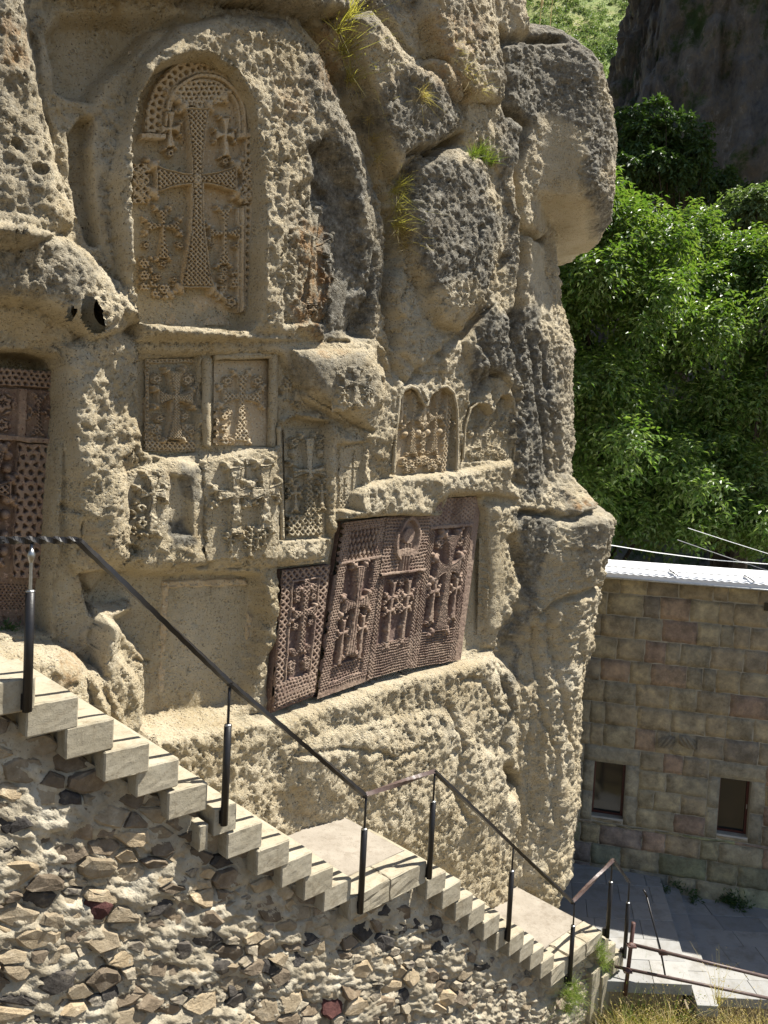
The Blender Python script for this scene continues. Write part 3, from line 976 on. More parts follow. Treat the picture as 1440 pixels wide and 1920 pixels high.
class Relief:
    def __init__(self, X, Y, W, H):
        q = X * 0 + W * 3
        X = X + .010 * fbm(X * 6, Y * 6, q, 2); Y = Y + .010 * fbm(X * 6 + 9, Y * 6, q, 2)      # the hand of the carver
        self.X, self.Y, self.W, self.H = X, Y, W, H
        self.h = np.zeros(X.shape, np.float32); self.cross = np.zeros(X.shape, bool); self.orn = np.zeros(X.shape, bool)

    def raise_(self, e, hgt, soft=.006):
        self.h = np.maximum(self.h, hgt * sst(0, soft, e))

    def disc(self, cx, cy, r, hgt, kind=0):
        X, Y = self.X - cx, self.Y - cy
        q = np.sqrt(X * X + Y * Y)
        m = q < r * 1.05
        hh = hgt * np.sqrt(np.clip(1 - (q / r) ** 2, 0, 1)) if kind == 0 else hgt * sst(0, .15 * r, r - q)
        if kind == 1:     # rosette of rings and petals
            a = np.arctan2(Y, X)
            hh = hh * (1 - .75 * sst(.35, .6, np.sin(q / r * 3 * pi * 1.2 + 1.2 * np.cos(6 * a))))
        self.h[m] = np.maximum(self.h[m], hh[m]); self.orn |= m & (hh > hgt * .2)

    def leaf_end(self, cx, cy, dx, dy, r, hgt):
        self.disc(cx, cy, r, hgt); self.disc(cx + dx * r * 1.2, cy + dy * r * 1.2, r * .62, hgt * .9)
        self.disc(cx - dy * r * .9, cy + dx * r * .9, r * .55, hgt * .8); self.disc(cx + dy * r * .9, cy - dx * r * .9, r * .55, hgt * .8)

    def crossarm(self, cx, yt, yb, ya, arm, w0, w1, hgt, lat=0.0, bud=1.0, wl=None, mark=True, buds=True, ld=.62):
        X, Y = self.X - cx, self.Y
        wl = wl or w1
        tl = (Y - ya) / (yb - ya); tu = (ya - Y) / (ya - yt); th = np.abs(X) / arm
        wv = np.where(Y > ya, w0 + (wl - w0) * np.clip(tl, 0, 1) ** 2.2, w0 + (w1 - w0) * np.clip(tu, 0, 1) ** 2.2)
        ev = np.minimum(wv - np.abs(X), np.minimum(yb - Y, Y - yt))
        wh = w0 * .85 + (w1 - w0 * .85) * np.clip(th, 0, 1) ** 2.2
        eh = np.minimum(wh - np.abs(Y - ya), arm - np.abs(X))
        e = np.maximum(ev, eh)
        m = e > 0
        hh = hgt * sst(0, .005, e)
        rim = w0 * .28
        hh = hh - hgt * .28 * (sst(rim * .7, rim, e) - sst(rim * 1.2, rim * 1.6, e))
        if lat > 0:
            hh = hh - hgt * ld * knot(X, Y - ya, lat) * sst(rim * 1.3, rim * 1.7, e)
        self.h = np.where(m, np.maximum(hh, self.h * 0 + hh), self.h)
        if mark: self.cross |= m
        if buds:
            r = w1 * .42 * bud
            for sx in (-1, 1):
                self.leaf_end(cx + sx * w1 * .95, yt - r * .3, sx * .7, -.7, r, hgt)
                for sy in (-1, 1):
                    self.leaf_end(cx + sx * (arm + r * .2), ya + sy * w1 * .95, sx * .7, sy * .7, r, hgt)
                self.leaf_end(cx + sx * wl * .95, yb + r * .1, sx * .7, .5, r * .9, hgt)

    def band(self, e, a, b, hgt, p, mode=0, X=None, Y=None):
        """ornamental band where a < e < b (e: distance from the edge)"""
        m = (e > a) & (e < b)
        X = self.X if X is None else X; Y = self.Y if Y is None else Y
        hole = pierced(X, Y, p) if mode == 0 else knot(X, Y, p)
        t = np.minimum(e - a, b - e)
        hh = hgt * sst(0, .004, t) - hgt * .8 * hole * sst(.008, .014, t)
        hh = hh - .35 * hgt * (sst(.008, .010, t) - sst(.012, .015, t))
        self.h[m] = np.maximum(self.h[m], hh[m]); self.orn |= m

    def erode(self, k, seed, scale=9):
        X, Y = self.X, self.Y
        n = fbm(X * scale + seed, Y * scale, X * 0 + seed, 3)
        self.h = self.h * np.clip(1 - k * sst(-.3, .5, n), 0, 1)


def panel(name, quad, depth_h, nres, spec, mat, parent, label=None, fade=0.0, hmax=None, attrs=None, rough=.004,
          gain=1.0):
    """A carved slab face on the plane parallel to the rock at height depth_h; quad: TL TR BR BL in photo pixels."""
    hs4 = depth_h if isinstance(depth_h, tuple) else (depth_h,) * 4
    Pq = [on_plane(u, v, CB0 + NF * hh_, NF) for (u, v), hh_ in zip(quad, hs4)]
    fn = np.cross(Pq[1] - Pq[0], Pq[3] - Pq[0]); fn /= np.linalg.norm(fn)
    if fn @ NF < 0: fn = -fn
    W = .5 * (np.linalg.norm(Pq[1] - Pq[0]) + np.linalg.norm(Pq[2] - Pq[3]))
    H = .5 * (np.linalg.norm(Pq[3] - Pq[0]) + np.linalg.norm(Pq[2] - Pq[1]))
    nc, nr = nres
    A, B = np.meshgrid(np.linspace(0, 1, nc), np.linspace(0, 1, nr))
    P = ((1 - A) * (1 - B))[..., None] * Pq[0] + (A * (1 - B))[..., None] * Pq[1] + (A * B)[..., None] * Pq[2] + ((1 - A) * B)[..., None] * Pq[3]
    R = Relief(A * W, B * H, W, H)
    spec(R, W, H)
    h = R.h * gain + rough * fbm(R.X * 25, R.Y * 25, R.X * 0 + W * 7, 3)
    if fade > 0:
        e = np.minimum(np.minimum(A, 1 - A) * W, np.minimum(B, 1 - B) * H) + .045 * fbm(R.X * 9, R.Y * 9, R.X * 0 + 3, 3)
        h = h - .07 * (1 - sst(0, fade, e))
    P = P + fn * h[..., None]
    Vv = P.reshape(-1, 3)
    F = grid_faces(nr, nc)
    U2, V2 = project(Vv); st, og = masks(U2.astype(np.float32), V2.astype(np.float32))
    at = {'stain': st, 'orange': og}
    if attrs: at.update({k: np.asarray(q).ravel() for k, q in attrs(R, A, B).items()})
    fc = R.cross.ravel()[F].all(1); fo = (R.orn.ravel()[F].all(1)) & ~fc
    fb = ~fc & ~fo
    v, f, a = sub_mesh(Vv, F, at, fb)
    body = mesh_np(name, v, f, mat, parent, True, a)
    if label: body['label'] = label
    if fc.any():
        v, f, a = sub_mesh(Vv, F, at, fc); mesh_np('cross', v, f, mat, body, True, a)
    if fo.any():
        v, f, a = sub_mesh(Vv, F, at, fo); mesh_np('carved_ornament', v, f, mat, body, True, a)
    return body, Pq


def spec_great(R, W, H):
    X, Y = R.X, R.Y
    # arched frame: straight side on the right, round head
    cx = W * .54; rad = W * .445; ysp = H * .02 + rad
    dy = np.clip(ysp - Y, 0, None)
    q = np.sqrt((X - cx) ** 2 + dy ** 2)
    e = rad - q
    ang = np.where(Y < ysp, np.arctan2(X - cx, dy + 1e-6) * rad * .85, np.sign(X - cx) * (rad * 1.33 + (Y - ysp)))
    open_ = (Y < H * .95) & ((X > cx) | (Y < H * .29))
    bw = W * .13
    eb = np.where(open_ & ~((X > W * .78) & (Y > H * .40) & (Y < H * .55) & (e > bw * .55)), e, -1)
    R.band(eb, W * .0, bw, .05, .098, 0, ang, e)
    for a, b, hh in ((bw, bw + .022 * W, .075), (bw + .027 * W, bw + .047 * W, .05)):
        m = (e > a) & (e < b) & open_ & ((Y < H * .31) | (Y > H * .56))
        R.h[m] = np.maximum(R.h[m], hh)
    for x0, x1 in ((.06, .24), (.80, .92)):                      # imposts of the inner arch
        m = (X > W * x0) & (X < W * x1) & (Y > H * .295) & (Y < H * .312); R.h[m] = np.maximum(R.h[m], .07)
    # the great cross
    R.crossarm(W * .473, H * .205, H * .86, H * .458, W * .315, W * .046, W * .10, .085, .044, 1.15, wl=W * .135)
    m = (np.abs(X - W * .473) < W * .045) & (np.abs(Y - H * .458) < W * .045)
    R.disc(W * .473, H * .458, W * .045, .09, 1)
    # foliage over the head of the cross
    mm = ((X - W * .50) / (W * .23)) ** 2 + ((Y - H * .155) / (H * .045)) ** 2 < 1
    R.h[mm] = np.maximum(R.h[mm], .065 - .05 * pierced(X, Y, .075)[mm]); R.orn |= mm
    R.disc(W * .49, H * .195, W * .05, .07, 1)
    for sx in (-1, 1):
        R.leaf_end(W * (.49 + sx * .20), H * .165, sx * .8, -.6, W * .045, .08)
        R.leaf_end(W * (.473 + sx * .20), H * .885, sx * .8, .6, W * .035, .07)
    # end fields of the horizontal arm
    for x0, x1 in ((.0, .12), (.84, .95)):
        mm = (X > W * x0) & (X < W * x1) & (Y > H * .40) & (Y < H * .545)
        R.h[mm] = np.maximum(R.h[mm], .06 - .05 * knot(X + Y * .2, Y, .07)[mm]); R.orn |= mm
        for v in (.43, .47, .515): R.disc(W * (x0 + x1) / 2, H * v, W * .045, .065, 1)
    # four small crosses with bosses
    for cx_, yt, yb, ya, a_, w_ in ((.275, .215, .345, .278, .075, .040), (.70, .24, .375, .303, .075, .040), (.22, .565, .75, .629, .125, .050), (.70, .565, .77, .654, .125, .050)):
        R.crossarm(W * cx_, H * yt, H * yb, H * ya, W * a_, W * .016, W * w_, .07, .04 if a_ > .1 else 0, 1.0, wl=W * w_)
        R.disc(W * cx_, H * (yb + .02), W * .035, .06, 1)
    for u, v, r in ((.09, .70, .035), (.345, .70, .035), (.585, .70, .03), (.80, .70, .03), (.17, .82, .04), (.69, .82, .045), (.76, .91, .055), (.30, .83, .03), (.86, .80, .03), (.86, .72, .03)):
        R.disc(W * u, H * v, W * r, .06, 1)
    # leaf scrolls at the foot
    for x0, x1, y0, y1 in ((.03, .14, .74, .87), (.14, .30, .845, .90), (.76, .85, .79, .86), (.62, .72, .85, .89)):
        mm = (X > W * x0) & (X < W * x1) & (Y > H * y0) & (Y < H * y1) & (star_lattice(X, Y, .10) > -.9)
        R.h[mm] = np.maximum(R.h[mm], .055 - .045 * pierced(X, Y, .055)[mm]); R.orn |= mm
    R.h += .035 * (fbm(X * 3.5, Y * 3.5, X * 0, 4) + .3) * sst(H * .87, H * .93, Y)


def spec_A(R, W, H):
    X, Y = R.X, R.Y
    R.h -= .02
    e = np.minimum(np.minimum(X, W - X), np.minimum(Y + W * .0, H - Y))
    R.band(e, .0, W * .07, .022, W * .07, 1)
    R.crossarm(W * .5, H * .13, H * .87, H * .42, W * .33, W * .06, W * .15, .075, .028, .8, wl=W * .18, ld=.3)
    for u, v, r in ((.20, .22, .11), (.78, .22, .12), (.25, .64, .085), (.72, .62, .10)):
        R.disc(W * u, H * v, W * r, .032, 1)
    for x0, x1 in ((.07, .30), (.70, .93)):
        mm = (X > W * x0) & (X < W * x1) & (Y > H * .70) & (Y < H * .90)
        R.h[mm] = np.maximum(R.h[mm], .018 - .012 * knot(X, Y, .05)[mm]); R.orn |= mm
    for u, v in ((.15, .78), (.24, .85), (.85, .78), (.76, .85)): R.disc(W * u, H * v, W * .075, .035, 1)
    mm = (Y > H * .89) & (Y < H * .97)
    R.h[mm] = np.maximum(R.h[mm], .03 - .025 * knot(X, Y, .05)[mm])


def spec_B(R, W, H):
    X, Y = R.X, R.Y
    R.crossarm(W * .47, H * .16, H * .95, H * .43, W * .36, W * .055, W * .14, .035, .05, .9, wl=W * .16)
    for u, v, r in ((.22, .25, .10), (.75, .25, .11), (.2, .62, .10)):
        R.disc(W * u, H * v, W * r, .03, 1)
    mm = (X < W * .28) & (Y > H * .6) & (star_lattice(X, Y, .11) > .2)
    R.h[mm] = np.maximum(R.h[mm], .035 - .03 * pierced(X, Y, .06)[mm]); R.orn |= mm
    R.erode(.25, 3, 5)


def spec_C(R, W, H):
    R.crossarm(W * .55, H * .10, H * .92, H * .36, W * .34, W * .08, W * .16, .055, 0, 1.0, wl=W * .19)
    mm = (R.X < W * .38) & (R.Y > H * .5) & (star_lattice(R.X, R.Y, .12) > -.5)
    R.h[mm] = np.maximum(R.h[mm], .045 - .04 * knot(R.X, R.Y, .07)[mm])
    R.erode(.3, 5, 9)


def spec_D(R, W, H):
    X, Y = R.X, R.Y
    R.crossarm(W * .36, H * .10, H * .74, H * .36, W * .24, W * .055, W * .09, .05, 0, 1.2)
    R.crossarm(W * .76, H * .12, H * .72, H * .37, W * .22, W * .06, W * .10, .055, 0, 1.2)
    m = (np.abs(X - W * .53) < .011) & (Y > H * .05) & (Y < H * .23); R.h[m] -= .03
    m = (np.abs(Y - H * .11) < .010) & (np.abs(X - W * .53) < W * .09); R.h[m] -= .03
    for cx_, y0 in ((.30, .80), (.58, .76), (.66, .80), (.76, .77), (.56, .86)):
        R.crossarm(W * cx_, H * (y0 - .07), H * (y0 + .10), H * (y0 - .01), W * .055, W * .018, W * .03, .035, 0, 1.1)
    R.erode(.3, 8, 8)


def spec_E(R, W, H):
    X, Y = R.X, R.Y
    R.crossarm(W * .52, H * .07, H * .80, H * .385, W * .42, W * .07, W * .16, .075, 0, .9, wl=W * .22)
    m = R.cross & (Y > H * .45); R.h[m] -= .03 * knot(X, Y, .055)[m]
    m = R.cross & (np.abs(X - W * .52) > W * .12); R.h[m] -= .022 * sst(.2, .8, np.sin((Y - H * .385) / (.02 + np.abs(X - W * .52) * .3) * 8))[m]
    for cx_ in (.18, .86):
        R.crossarm(W * cx_, H * .50, H * .74, H * .58, W * .13, W * .035, W * .07, .06, 0, 1.4)
        R.disc(W * cx_, H * .12, W * .14, .06, 1); R.disc(W * cx_, H * .22, W * .10, .05, 0)
    mm = (Y > H * .78) & (Y < H * .97) & (X < W * .85)
    R.h[mm] = np.maximum(R.h[mm], .06 - .05 * knot(X, Y, .075)[mm]); R.orn |= mm
    R.erode(.25, 2, 9)


def spec_F(R, W, H):
    R.crossarm(W * .5, H * .10, H * .88, H * .38, W * .30, W * .03, W * .07, -.035, 0, 1, buds=False)
    for cx_ in (.22, .80):
        R.crossarm(W * cx_, H * .52, H * .85, H * .62, W * .10, W * .022, W * .04, -.03, 0, 1, buds=False)
    R.h = np.where(R.cross, -.03, R.h)
    m = knot(R.X, R.Y, .06) > .8; R.h[m & (R.Y > H * .75)] -= .015


def spec_twin(R, W, H):
    X, Y = R.X, R.Y
    for cx_ in (.27, .70):
        q = np.sqrt((X - W * cx_) ** 2 + np.clip(H * .17 - Y, 0, None) ** 2)
        m = (q > W * .19) & (q < W * .225) & (Y < H * .45); R.h[m] = np.maximum(R.h[m], .05)
        R.crossarm(W * cx_, H * .12, H * .78, H * .42, W * .155, W * .032, W * .085, .06, .035, .9, wl=W * .085)
        for sx in (-1, 1):
            R.disc(W * (cx_ + sx * .12), H * .57, W * .055, .06, 0); R.disc(W * (cx_ + sx * .11), H * .27, W * .05, .03, 1)
        for du, v, r in ((-.13, .86, .07), (.13, .86, .07), (0, .89, .07), (-.07, .94, .05), (.07, .94, .05)): R.disc(W * (cx_ + du), H * v, W * r, .055, 1)
    for v in (.43, .50, .60, .68, .76, .87):
        R.disc(W * .485, H * v, W * .06, .05, 1)
    mm = (X > W * .90); R.h[mm] = np.maximum(R.h[mm], .05 - .04 * knot(X, Y, .06)[mm])


def spec_I(R, W, H):
    spec_twin(R, W, H); R.erode(.75, 6, 5)


def spec_faint(seed, k=.5):
    def f(R, W, H):
        R.crossarm(W * .5, H * .10, H * .86, H * .40, W * .33, W * .055, W * .12, .045, 0, 1.1, wl=W * .15)
        for sx in (-1, 1):
            R.crossarm(W * (.5 + sx * .32), H * .52, H * .82, H * .62, W * .10, W * .03, W * .06, .04, 0, 1.2)
        R.disc(W * .5, H * .93, W * .12, .04, 1)
        R.erode(k, seed, 7)
    return f


def spec_blank(R, W, H):
    X, Y = R.X, R.Y
    e = np.minimum(np.minimum(X, W - X), np.minimum(Y, H - Y))
    e = e + .012 * fbm(X * 5, Y * 5, X * 0 + 1, 3)
    R.h = .075 * sst(.11, .09, e) * 1.0 if False else .075 * (1 - sst(.085, .10, e)) + .02 * (1 - sst(.12, .13, e))
    n = fbm(X * 3, Y * 3, X * 0 + 2, 5, .6)
    R.h = R.h + .020 * n - .02 * sst(.25, .5, fbm(X * 9, Y * 9, X * 0 + 6, 3))
    R.h -= .06 * (1 - sst(.0, .03, e - .0 * X))
    mm = (Y > H * .72) & (Y < H * .9) & (np.abs(X - W * .5) < W * .33)
    R.h[mm] += .010 * np.sin(22 * X + 5 * np.sin(9 * Y))[mm]
    mm = (Y > H * .05) & (Y < H * .14) & (e > .06)
    R.h[mm] += .012 * (star_lattice(X, Y, .12) > .2)[mm]
    R.h[(np.abs(X - W * .40) < .012) & (Y < H * .6) & (Y > H * .12)] += .008


panel('carved_panel', [(240, 96), (486, 94), (480, 612), (248, 606)], (-.10, .08, -.08, -.36), (226, 506), spec_great, M_CARVE, ROCK,
      'tall arched niche panel with one great interlace cross and four small crosses', gain=1.35)
panel('carved_panel', [(271, 673), (371, 673), (369, 848), (268, 846)], -.115, (120, 200), spec_A, M_CARVE, ROCK,
      'square recessed panel with a crisp laced cross and four round bosses', gain=1.5)
panel('carved_panel', [(401, 676), (506, 676), (500, 836), (400, 834)], (-.085, -.085, -.015, -.015), (120, 190), spec_B, M_CARVE, ROCK,
      'half worn cross panel framed by a raised square border', gain=1.6)
panel('carved_panel', [(236, 880), (316, 876), (314, 1012), (240, 1010)], height_at(275, 940) + .035, (100, 160), spec_C, M_ROCK, ROCK,
      'broken cross beside a dark vertical recess', fade=.025, gain=1.6)
panel('carved_panel', [(380, 862), (524, 842), (524, 1046), (386, 1056)], height_at(450, 950) + .03, (150, 220), spec_D, M_ROCK, ROCK,
      'pair of worn crosses side by side with a tiny incised cross between', fade=.025, gain=1.6)
panel('carved_panel', [(532, 806), (610, 804), (608, 1008), (536, 1012)], (-.10, -.10, -.01, -.01), (100, 230), spec_E, M_ROCK, ROCK,
      'deep framed cross panel with ribbed arms', gain=1.2)
panel('carved_panel', [(634, 834), (690, 830), (684, 958), (632, 958)], -.015, (80, 150), spec_F, M_ROCK, ROCK,
      'small shallow panel with a thin incised cross', fade=.03)
panel('carved_panel', [(292, 1084), (474, 1076), (452, 1338), (282, 1350)], (-.315, -.305, -.36, -.37), (150, 200), spec_blank, M_CARVE, ROCK,
      'large blank framed panel in shade')
panel('carved_panel', [(742, 716), (846, 704), (828, 888), (738, 892)], (-.14, -.14, -.05, -.05), (130, 210), spec_twin, M_CARVE, ROCK,
      'twin arched niche with two crosses side by side', gain=1.4)
panel('carved_panel', [(870, 748), (958, 738), (948, 866), (866, 868)], (-.14, -.14, -.03, -.03), (110, 150), spec_I, M_ROCK, ROCK,
      'worn arched niche at the dark streak, right of the twin arches')
panel('carved_panel', [(906, 1010), (950, 1000), (940, 1184), (902, 1192)], height_at(925, 1090) - .045, (70, 200), spec_faint(4, .45), M_ROCK, ROCK,
      'narrow worn cross right of the red cross stones', fade=.11)
panel('carved_panel', [(528, 380), (632, 372), (626, 602), (528, 606)], (height_at(580, 490) - .05, height_at(580, 490) - .22, height_at(580, 490) - .24, height_at(580, 490) - .07), (120, 240), spec_faint(9, .25), M_ROCK, ROCK,
      'weathered cross with orange lichen on the dark stained bay', gain=1.5, fade=.10)
panel('carved_panel', [(524, 664), (590, 664), (584, 768), (524, 768)], height_at(555, 715) + .0, (80, 120), spec_faint(12, .4), M_ROCK, ROCK,
      'small worn cross on the left of the dark overhang', fade=.04)
panel('carved_panel', [(626, 684), (706, 684), (698, 770), (630, 772)], height_at(665, 725) + .02, (80, 100), spec_faint(15, .4), M_ROCK, ROCK,
      'small worn cross on the right of the dark overhang', fade=.04)


# raised frame strips round the second panel and the deep cross panel
def strip(pts, h, w, t, name='carved_frame'):
    P = np.array([on_plane(u, v, CB0 + NF * h, NF) for u, v in pts])
    P2 = np.concatenate([P[i] + (P[i + 1] - P[i]) * np.linspace(0, 1, 14, endpoint=False)[:, None] for i in range(len(P) - 1)] + [P[-1:]])
    P2 = P2 + NF * (.006 * fbm(P2[:, 0] * 9, P2[:, 2] * 9, P2[:, 0] * 0, 2))[:, None]
    V, F = tube_arr(P2, w * (1 + .22 * fbm(P2[:, 2] * 7, P2[:, 0] * 7, P2[:, 0] * 0 + 5, 2)), 8)
    z0 = np.zeros(len(V))
    return mesh_np(name, V, F, M_ROCK, ROCK, True, {'stain': z0, 'orange': z0})


strip([(512, 664), (511, 760), (508, 838)], .0, .055, .02)
strip([(400, 669), (450, 667), (512, 666)], .0, .035, .02)
strip([(388, 672), (386, 760), (387, 838)], -.005, .045, .02)
strip([(522, 800), (526, 900), (530, 1012)], .06, .026, .02)
strip([(514, 850), (517, 930), (520, 1020)], .065, .02, .02)
strip([(737, 890), (741, 815), (748, 748), (756, 731), (769, 724), (783, 730), (794, 752), (799, 762)], .03, .026, .02)
strip([(799, 762), (806, 740), (820, 727), (837, 724), (851, 737), (857, 770), (858, 830), (856, 882)], .03, .024, .02)
strip([(922, 775), (928, 754), (938, 740), (951, 737), (963, 748), (968, 790), (963, 864)], .0, .022, .02)
strip([(868, 862), (872, 800), (882, 766), (897, 754), (912, 759), (922, 775)], .0, .018, .02)


# ------------------------------------------------------------------ the free-standing red cross stones
def dust_attr(lo=.008, hi=.035, k=.9):
    def f(R, A, B):
        n = fbm(R.X * 3, R.Y * 3, R.X * 0 + 3, 3)
        return {'dust': np.clip(k * sst(lo, hi, R.h) * (.65 + .5 * n), 0, 1)}
    return f


def spec_s1(R, W, H):
    X, Y = R.X, R.Y
    e = np.minimum(np.minimum(X, W - X), np.minimum(Y, H * .98 - Y))
    R.band(e, .0, W * .20, .035, .075, 1)
    m = (e > W * .20) & (e < W * .23); R.h[m] = np.maximum(R.h[m], .045)
    R.crossarm(W * .5, H * .16, H * .62, H * .335, W * .24, W * .055, W * .10, .065, .045, 1.2, wl=W * .10)
    for sx in (-1, 1):
        for v, r in ((.16, .09), (.22, .08), (.42, .07), (.60, .06), (.70, .10), (.74, .08)):
            R.disc(W * (.5 + sx * .17), H * v, W * r, .055, 1)
    R.disc(W * .5, H * .13, W * .10, .055, 1)
    m = (Y > H * .80) & (e > W * .06); R.h[m] = np.maximum(R.h[m], .045 - .02 * pierced(X, Y, .07)[m])


def spec_s2(R, W, H):
    X, Y = R.X, R.Y
    e = np.minimum(np.minimum(X, W - X), np.minimum(Y + .02, H - Y))
    R.band(e, .0, W * .19, .055, .05, 0)
    mm = (Y < H * .24); R.h[mm] = np.maximum(R.h[mm], .05 - .045 * sst(.2, .5, np.maximum(np.sin(X * 95 + Y * 40), np.sin(X * 95 - Y * 40)) * .6)[mm]); R.orn |= mm
    m = (Y > H * .235) & (Y < H * .25); R.h[m] = .06
    R.crossarm(W * .5, H * .28, H * .80, H * .50, W * .27, W * .065, W * .13, .085, 0, 1.1)
    m = R.cross; R.h[m] -= .014 * sst(.3, .7, np.sin((X - W * .5) * 160))[m]
    for sx in (-1, 1):
        R.crossarm(W * (.5 + sx * .20), H * .58, H * .84, H * .66, W * .10, W * .03, W * .05, .075, 0, 1.3)
    mm = (Y > H * .84) & (Y < H * .96); R.h[mm] = np.maximum(R.h[mm], .035 - .03 * pierced(X, Y, .06)[mm]); R.orn |= mm
    m = Y > H * .965; R.h[m] = .05
    R.orn[:] = False


def spec_s3(R, W, H):
    X, Y = R.X, R.Y
    mm = (Y < H * .36)
    rows = (np.sin(Y * 150) > -.2) & (np.sin(X * 120 + 3 * np.sin(Y * 40)) > -.5)
    R.h = np.where(mm, .05 - .022 * rows, .0)
    # figure in a pointed medallion
    q = np.sqrt(((X - W * .5) / (W * .24)) ** 2 + ((Y - H * .155) / (H * .135)) ** 2) + np.where(Y < H * .1, np.abs(X - W * .5) / W * .5, 0)
    m = (q < 1.12) & (q > .92); R.h[m] = .085
    m = q < .92; R.h[m] = .035
    m2 = np.sqrt(((X - W * .5) / (W * .12)) ** 2 + ((Y - H * .13) / (H * .05)) ** 2) < 1; R.h[m2] = .075
    m2 = (np.abs(X - W * .5) < W * .12) & (Y > H * .18) & (Y < H * .36); R.h[m2] = .06 + .014 * np.sin(X * 130)[m2]
    m2 = (np.abs(X - W * .40) < W * .018) & (Y > H * .16) & (Y < H * .36); R.h[m2] = .015
    m2 = np.sqrt(((X - W * .5) / (W * .20)) ** 2 + ((Y - H * .235) / (H * .028)) ** 2) < 1; R.h[m2] = np.maximum(R.h[m2], .07)
    m = (Y > H * .355) & (Y < H * .37); R.h[m] = .08
    e = np.minimum(X, W - X)
    R.band(np.where(Y > H * .37, e, -1), .0, W * .12, .05, .045, 1)
    for cx_ in (.34, .70):
        R.crossarm(W * cx_, H * .42, H * .83, H * .52, W * .12, W * .032, W * .055, .06, 0, 1.5)
        R.crossarm(W * cx_, H * .52, H * .80, H * .60, W * .10, W * .03, W * .05, .06, 0, 1.4)
        R.disc(W * cx_, H * .715, W * .07, .05, 0)
    for v in (.42, .50, .58): R.disc(W * .52, H * v, W * .09, .05, 1)
    mm = (Y > H * .80); R.h[mm] = np.maximum(R.h[mm], .045 - .038 * sst(.3, .6, np.abs(np.sin(X * 95)) * np.abs(np.sin(Y * 95)))[mm]); R.orn |= mm


def spec_s4(R, W, H):
    X, Y = R.X, R.Y
    m = Y < H * .17; R.h[m] = .045 - .018 * (star_lattice(X, Y, .05) > 1.2)[m]
    m = (np.abs(X - W * .5) < W * .10) & (Y < H * .16); R.h[m] += .02 * np.sin(X * 130)[m]
    m = (Y > H * .165) & (Y < H * .185); R.h[m] = .065
    e = np.minimum(X, W * .86 - X)
    R.band(np.where(Y > H * .185, e, -1), .0, W * .13, .05, .042, 1)
    m = X > W * .86; R.h[m] = .03
    R.crossarm(W * .45, H * .23, H * .80, H * .43, W * .24, W * .05, W * .15, .085, .03, 1.0, wl=W * .14, ld=.35)
    for sx in (-1, 1):
        R.crossarm(W * (.45 + sx * .21), H * .49, H * .74, H * .56, W * .09, W * .024, W * .05, .075, 0, 1.3)
        R.disc(W * (.45 + sx * .19), H * .27, W * .09, .05, 1); R.disc(W * (.45 + sx * .19), H * .74, W * .07, .055, 1)
    mm = (Y > H * .80) & (X < W * .86); R.h[mm] = np.maximum(R.h[mm], .045 - .036 * sst(.3, .6, np.abs(np.sin(X * 95)) * np.abs(np.sin(Y * 95)))[mm]); R.orn |= mm


def spec_left(R, W, H):
    X, Y = R.X, R.Y
    m = Y < H * .065; R.h[m] = .05 - .035 * pierced(X, Y, .07)[m]
    m = (Y > H * .075) & (Y < H * .255); R.h[m] = .03
    for u, v, r in ((.42, .135, .13), (.42, .215, .10), (.12, .15, .13)): R.disc(W * u, H * v, W * r, .06, 1)
    m = (X > W * .58) & (X < W * .66) & (Y > H * .075) & (Y < H * .26); R.h[m] = .06
    R.crossarm(W * .80, H * .10, H * .24, H * .16, W * .10, W * .025, W * .05, .06, .03, 1.2)
    m = (Y > H * .255) & (Y < H * .275); R.h[m] = .065
    e = W * .97 - X
    R.band(np.where((Y > H * .28) & (Y < H * .80), e, -1), .0, W * .38, .05, .115, 0)
    R.band(np.where((Y > H * .28) & (Y < H * .80), X, -1), .0, W * .14, .05, .115, 0)
    R.crossarm(W * .33, H * .31, H * .74, H * .46, W * .20, W * .07, W * .12, .08, .05, 1.1)
    for v in (.33, .38, .50, .56, .64, .70): R.disc(W * .50, H * v, W * .06, .06, 0)
    m = (Y > H * .83) & (Y < H * .93) & (pierced(X, Y * 1.3, .05) > .5); R.h[m] = -.018
    # line of letters at the foot
    m = (Y > H * .955) & (Y < H * .98) & (np.sin(X * 95) > .1) & (np.sin(X * 47 + 1) > -.6); R.h[m] = -.02


def stele(quad, face_h, nres, spec, mat, label, group, thick=.13, dust=None, gain=1.25):
    C = np.mean([on_plane(u, v, CB0 + NF * (face_h[2] if isinstance(face_h, tuple) else face_h), NF) for u, v in quad[2:]], 0)
    root = thing('cross_stone', C, label, 'cross stone', group)
    body, Pq = panel('carved_face', quad, face_h, nres, spec, mat, root, attrs=dust or dust_attr(), gain=gain)
    # the slab behind the carved face
    q = np.array(Pq) + NF * -.005; bk = np.array(Pq) - NF * thick
    V = np.concatenate([q, bk]); F = np.array([[0, 4, 5, 1], [1, 5, 6, 2], [2, 6, 7, 3], [3, 7, 4, 0], [4, 7, 6, 5]])
    mesh_np('slab', V, F, mat, root, False, {'dust': np.full(8, .1)})
    return root


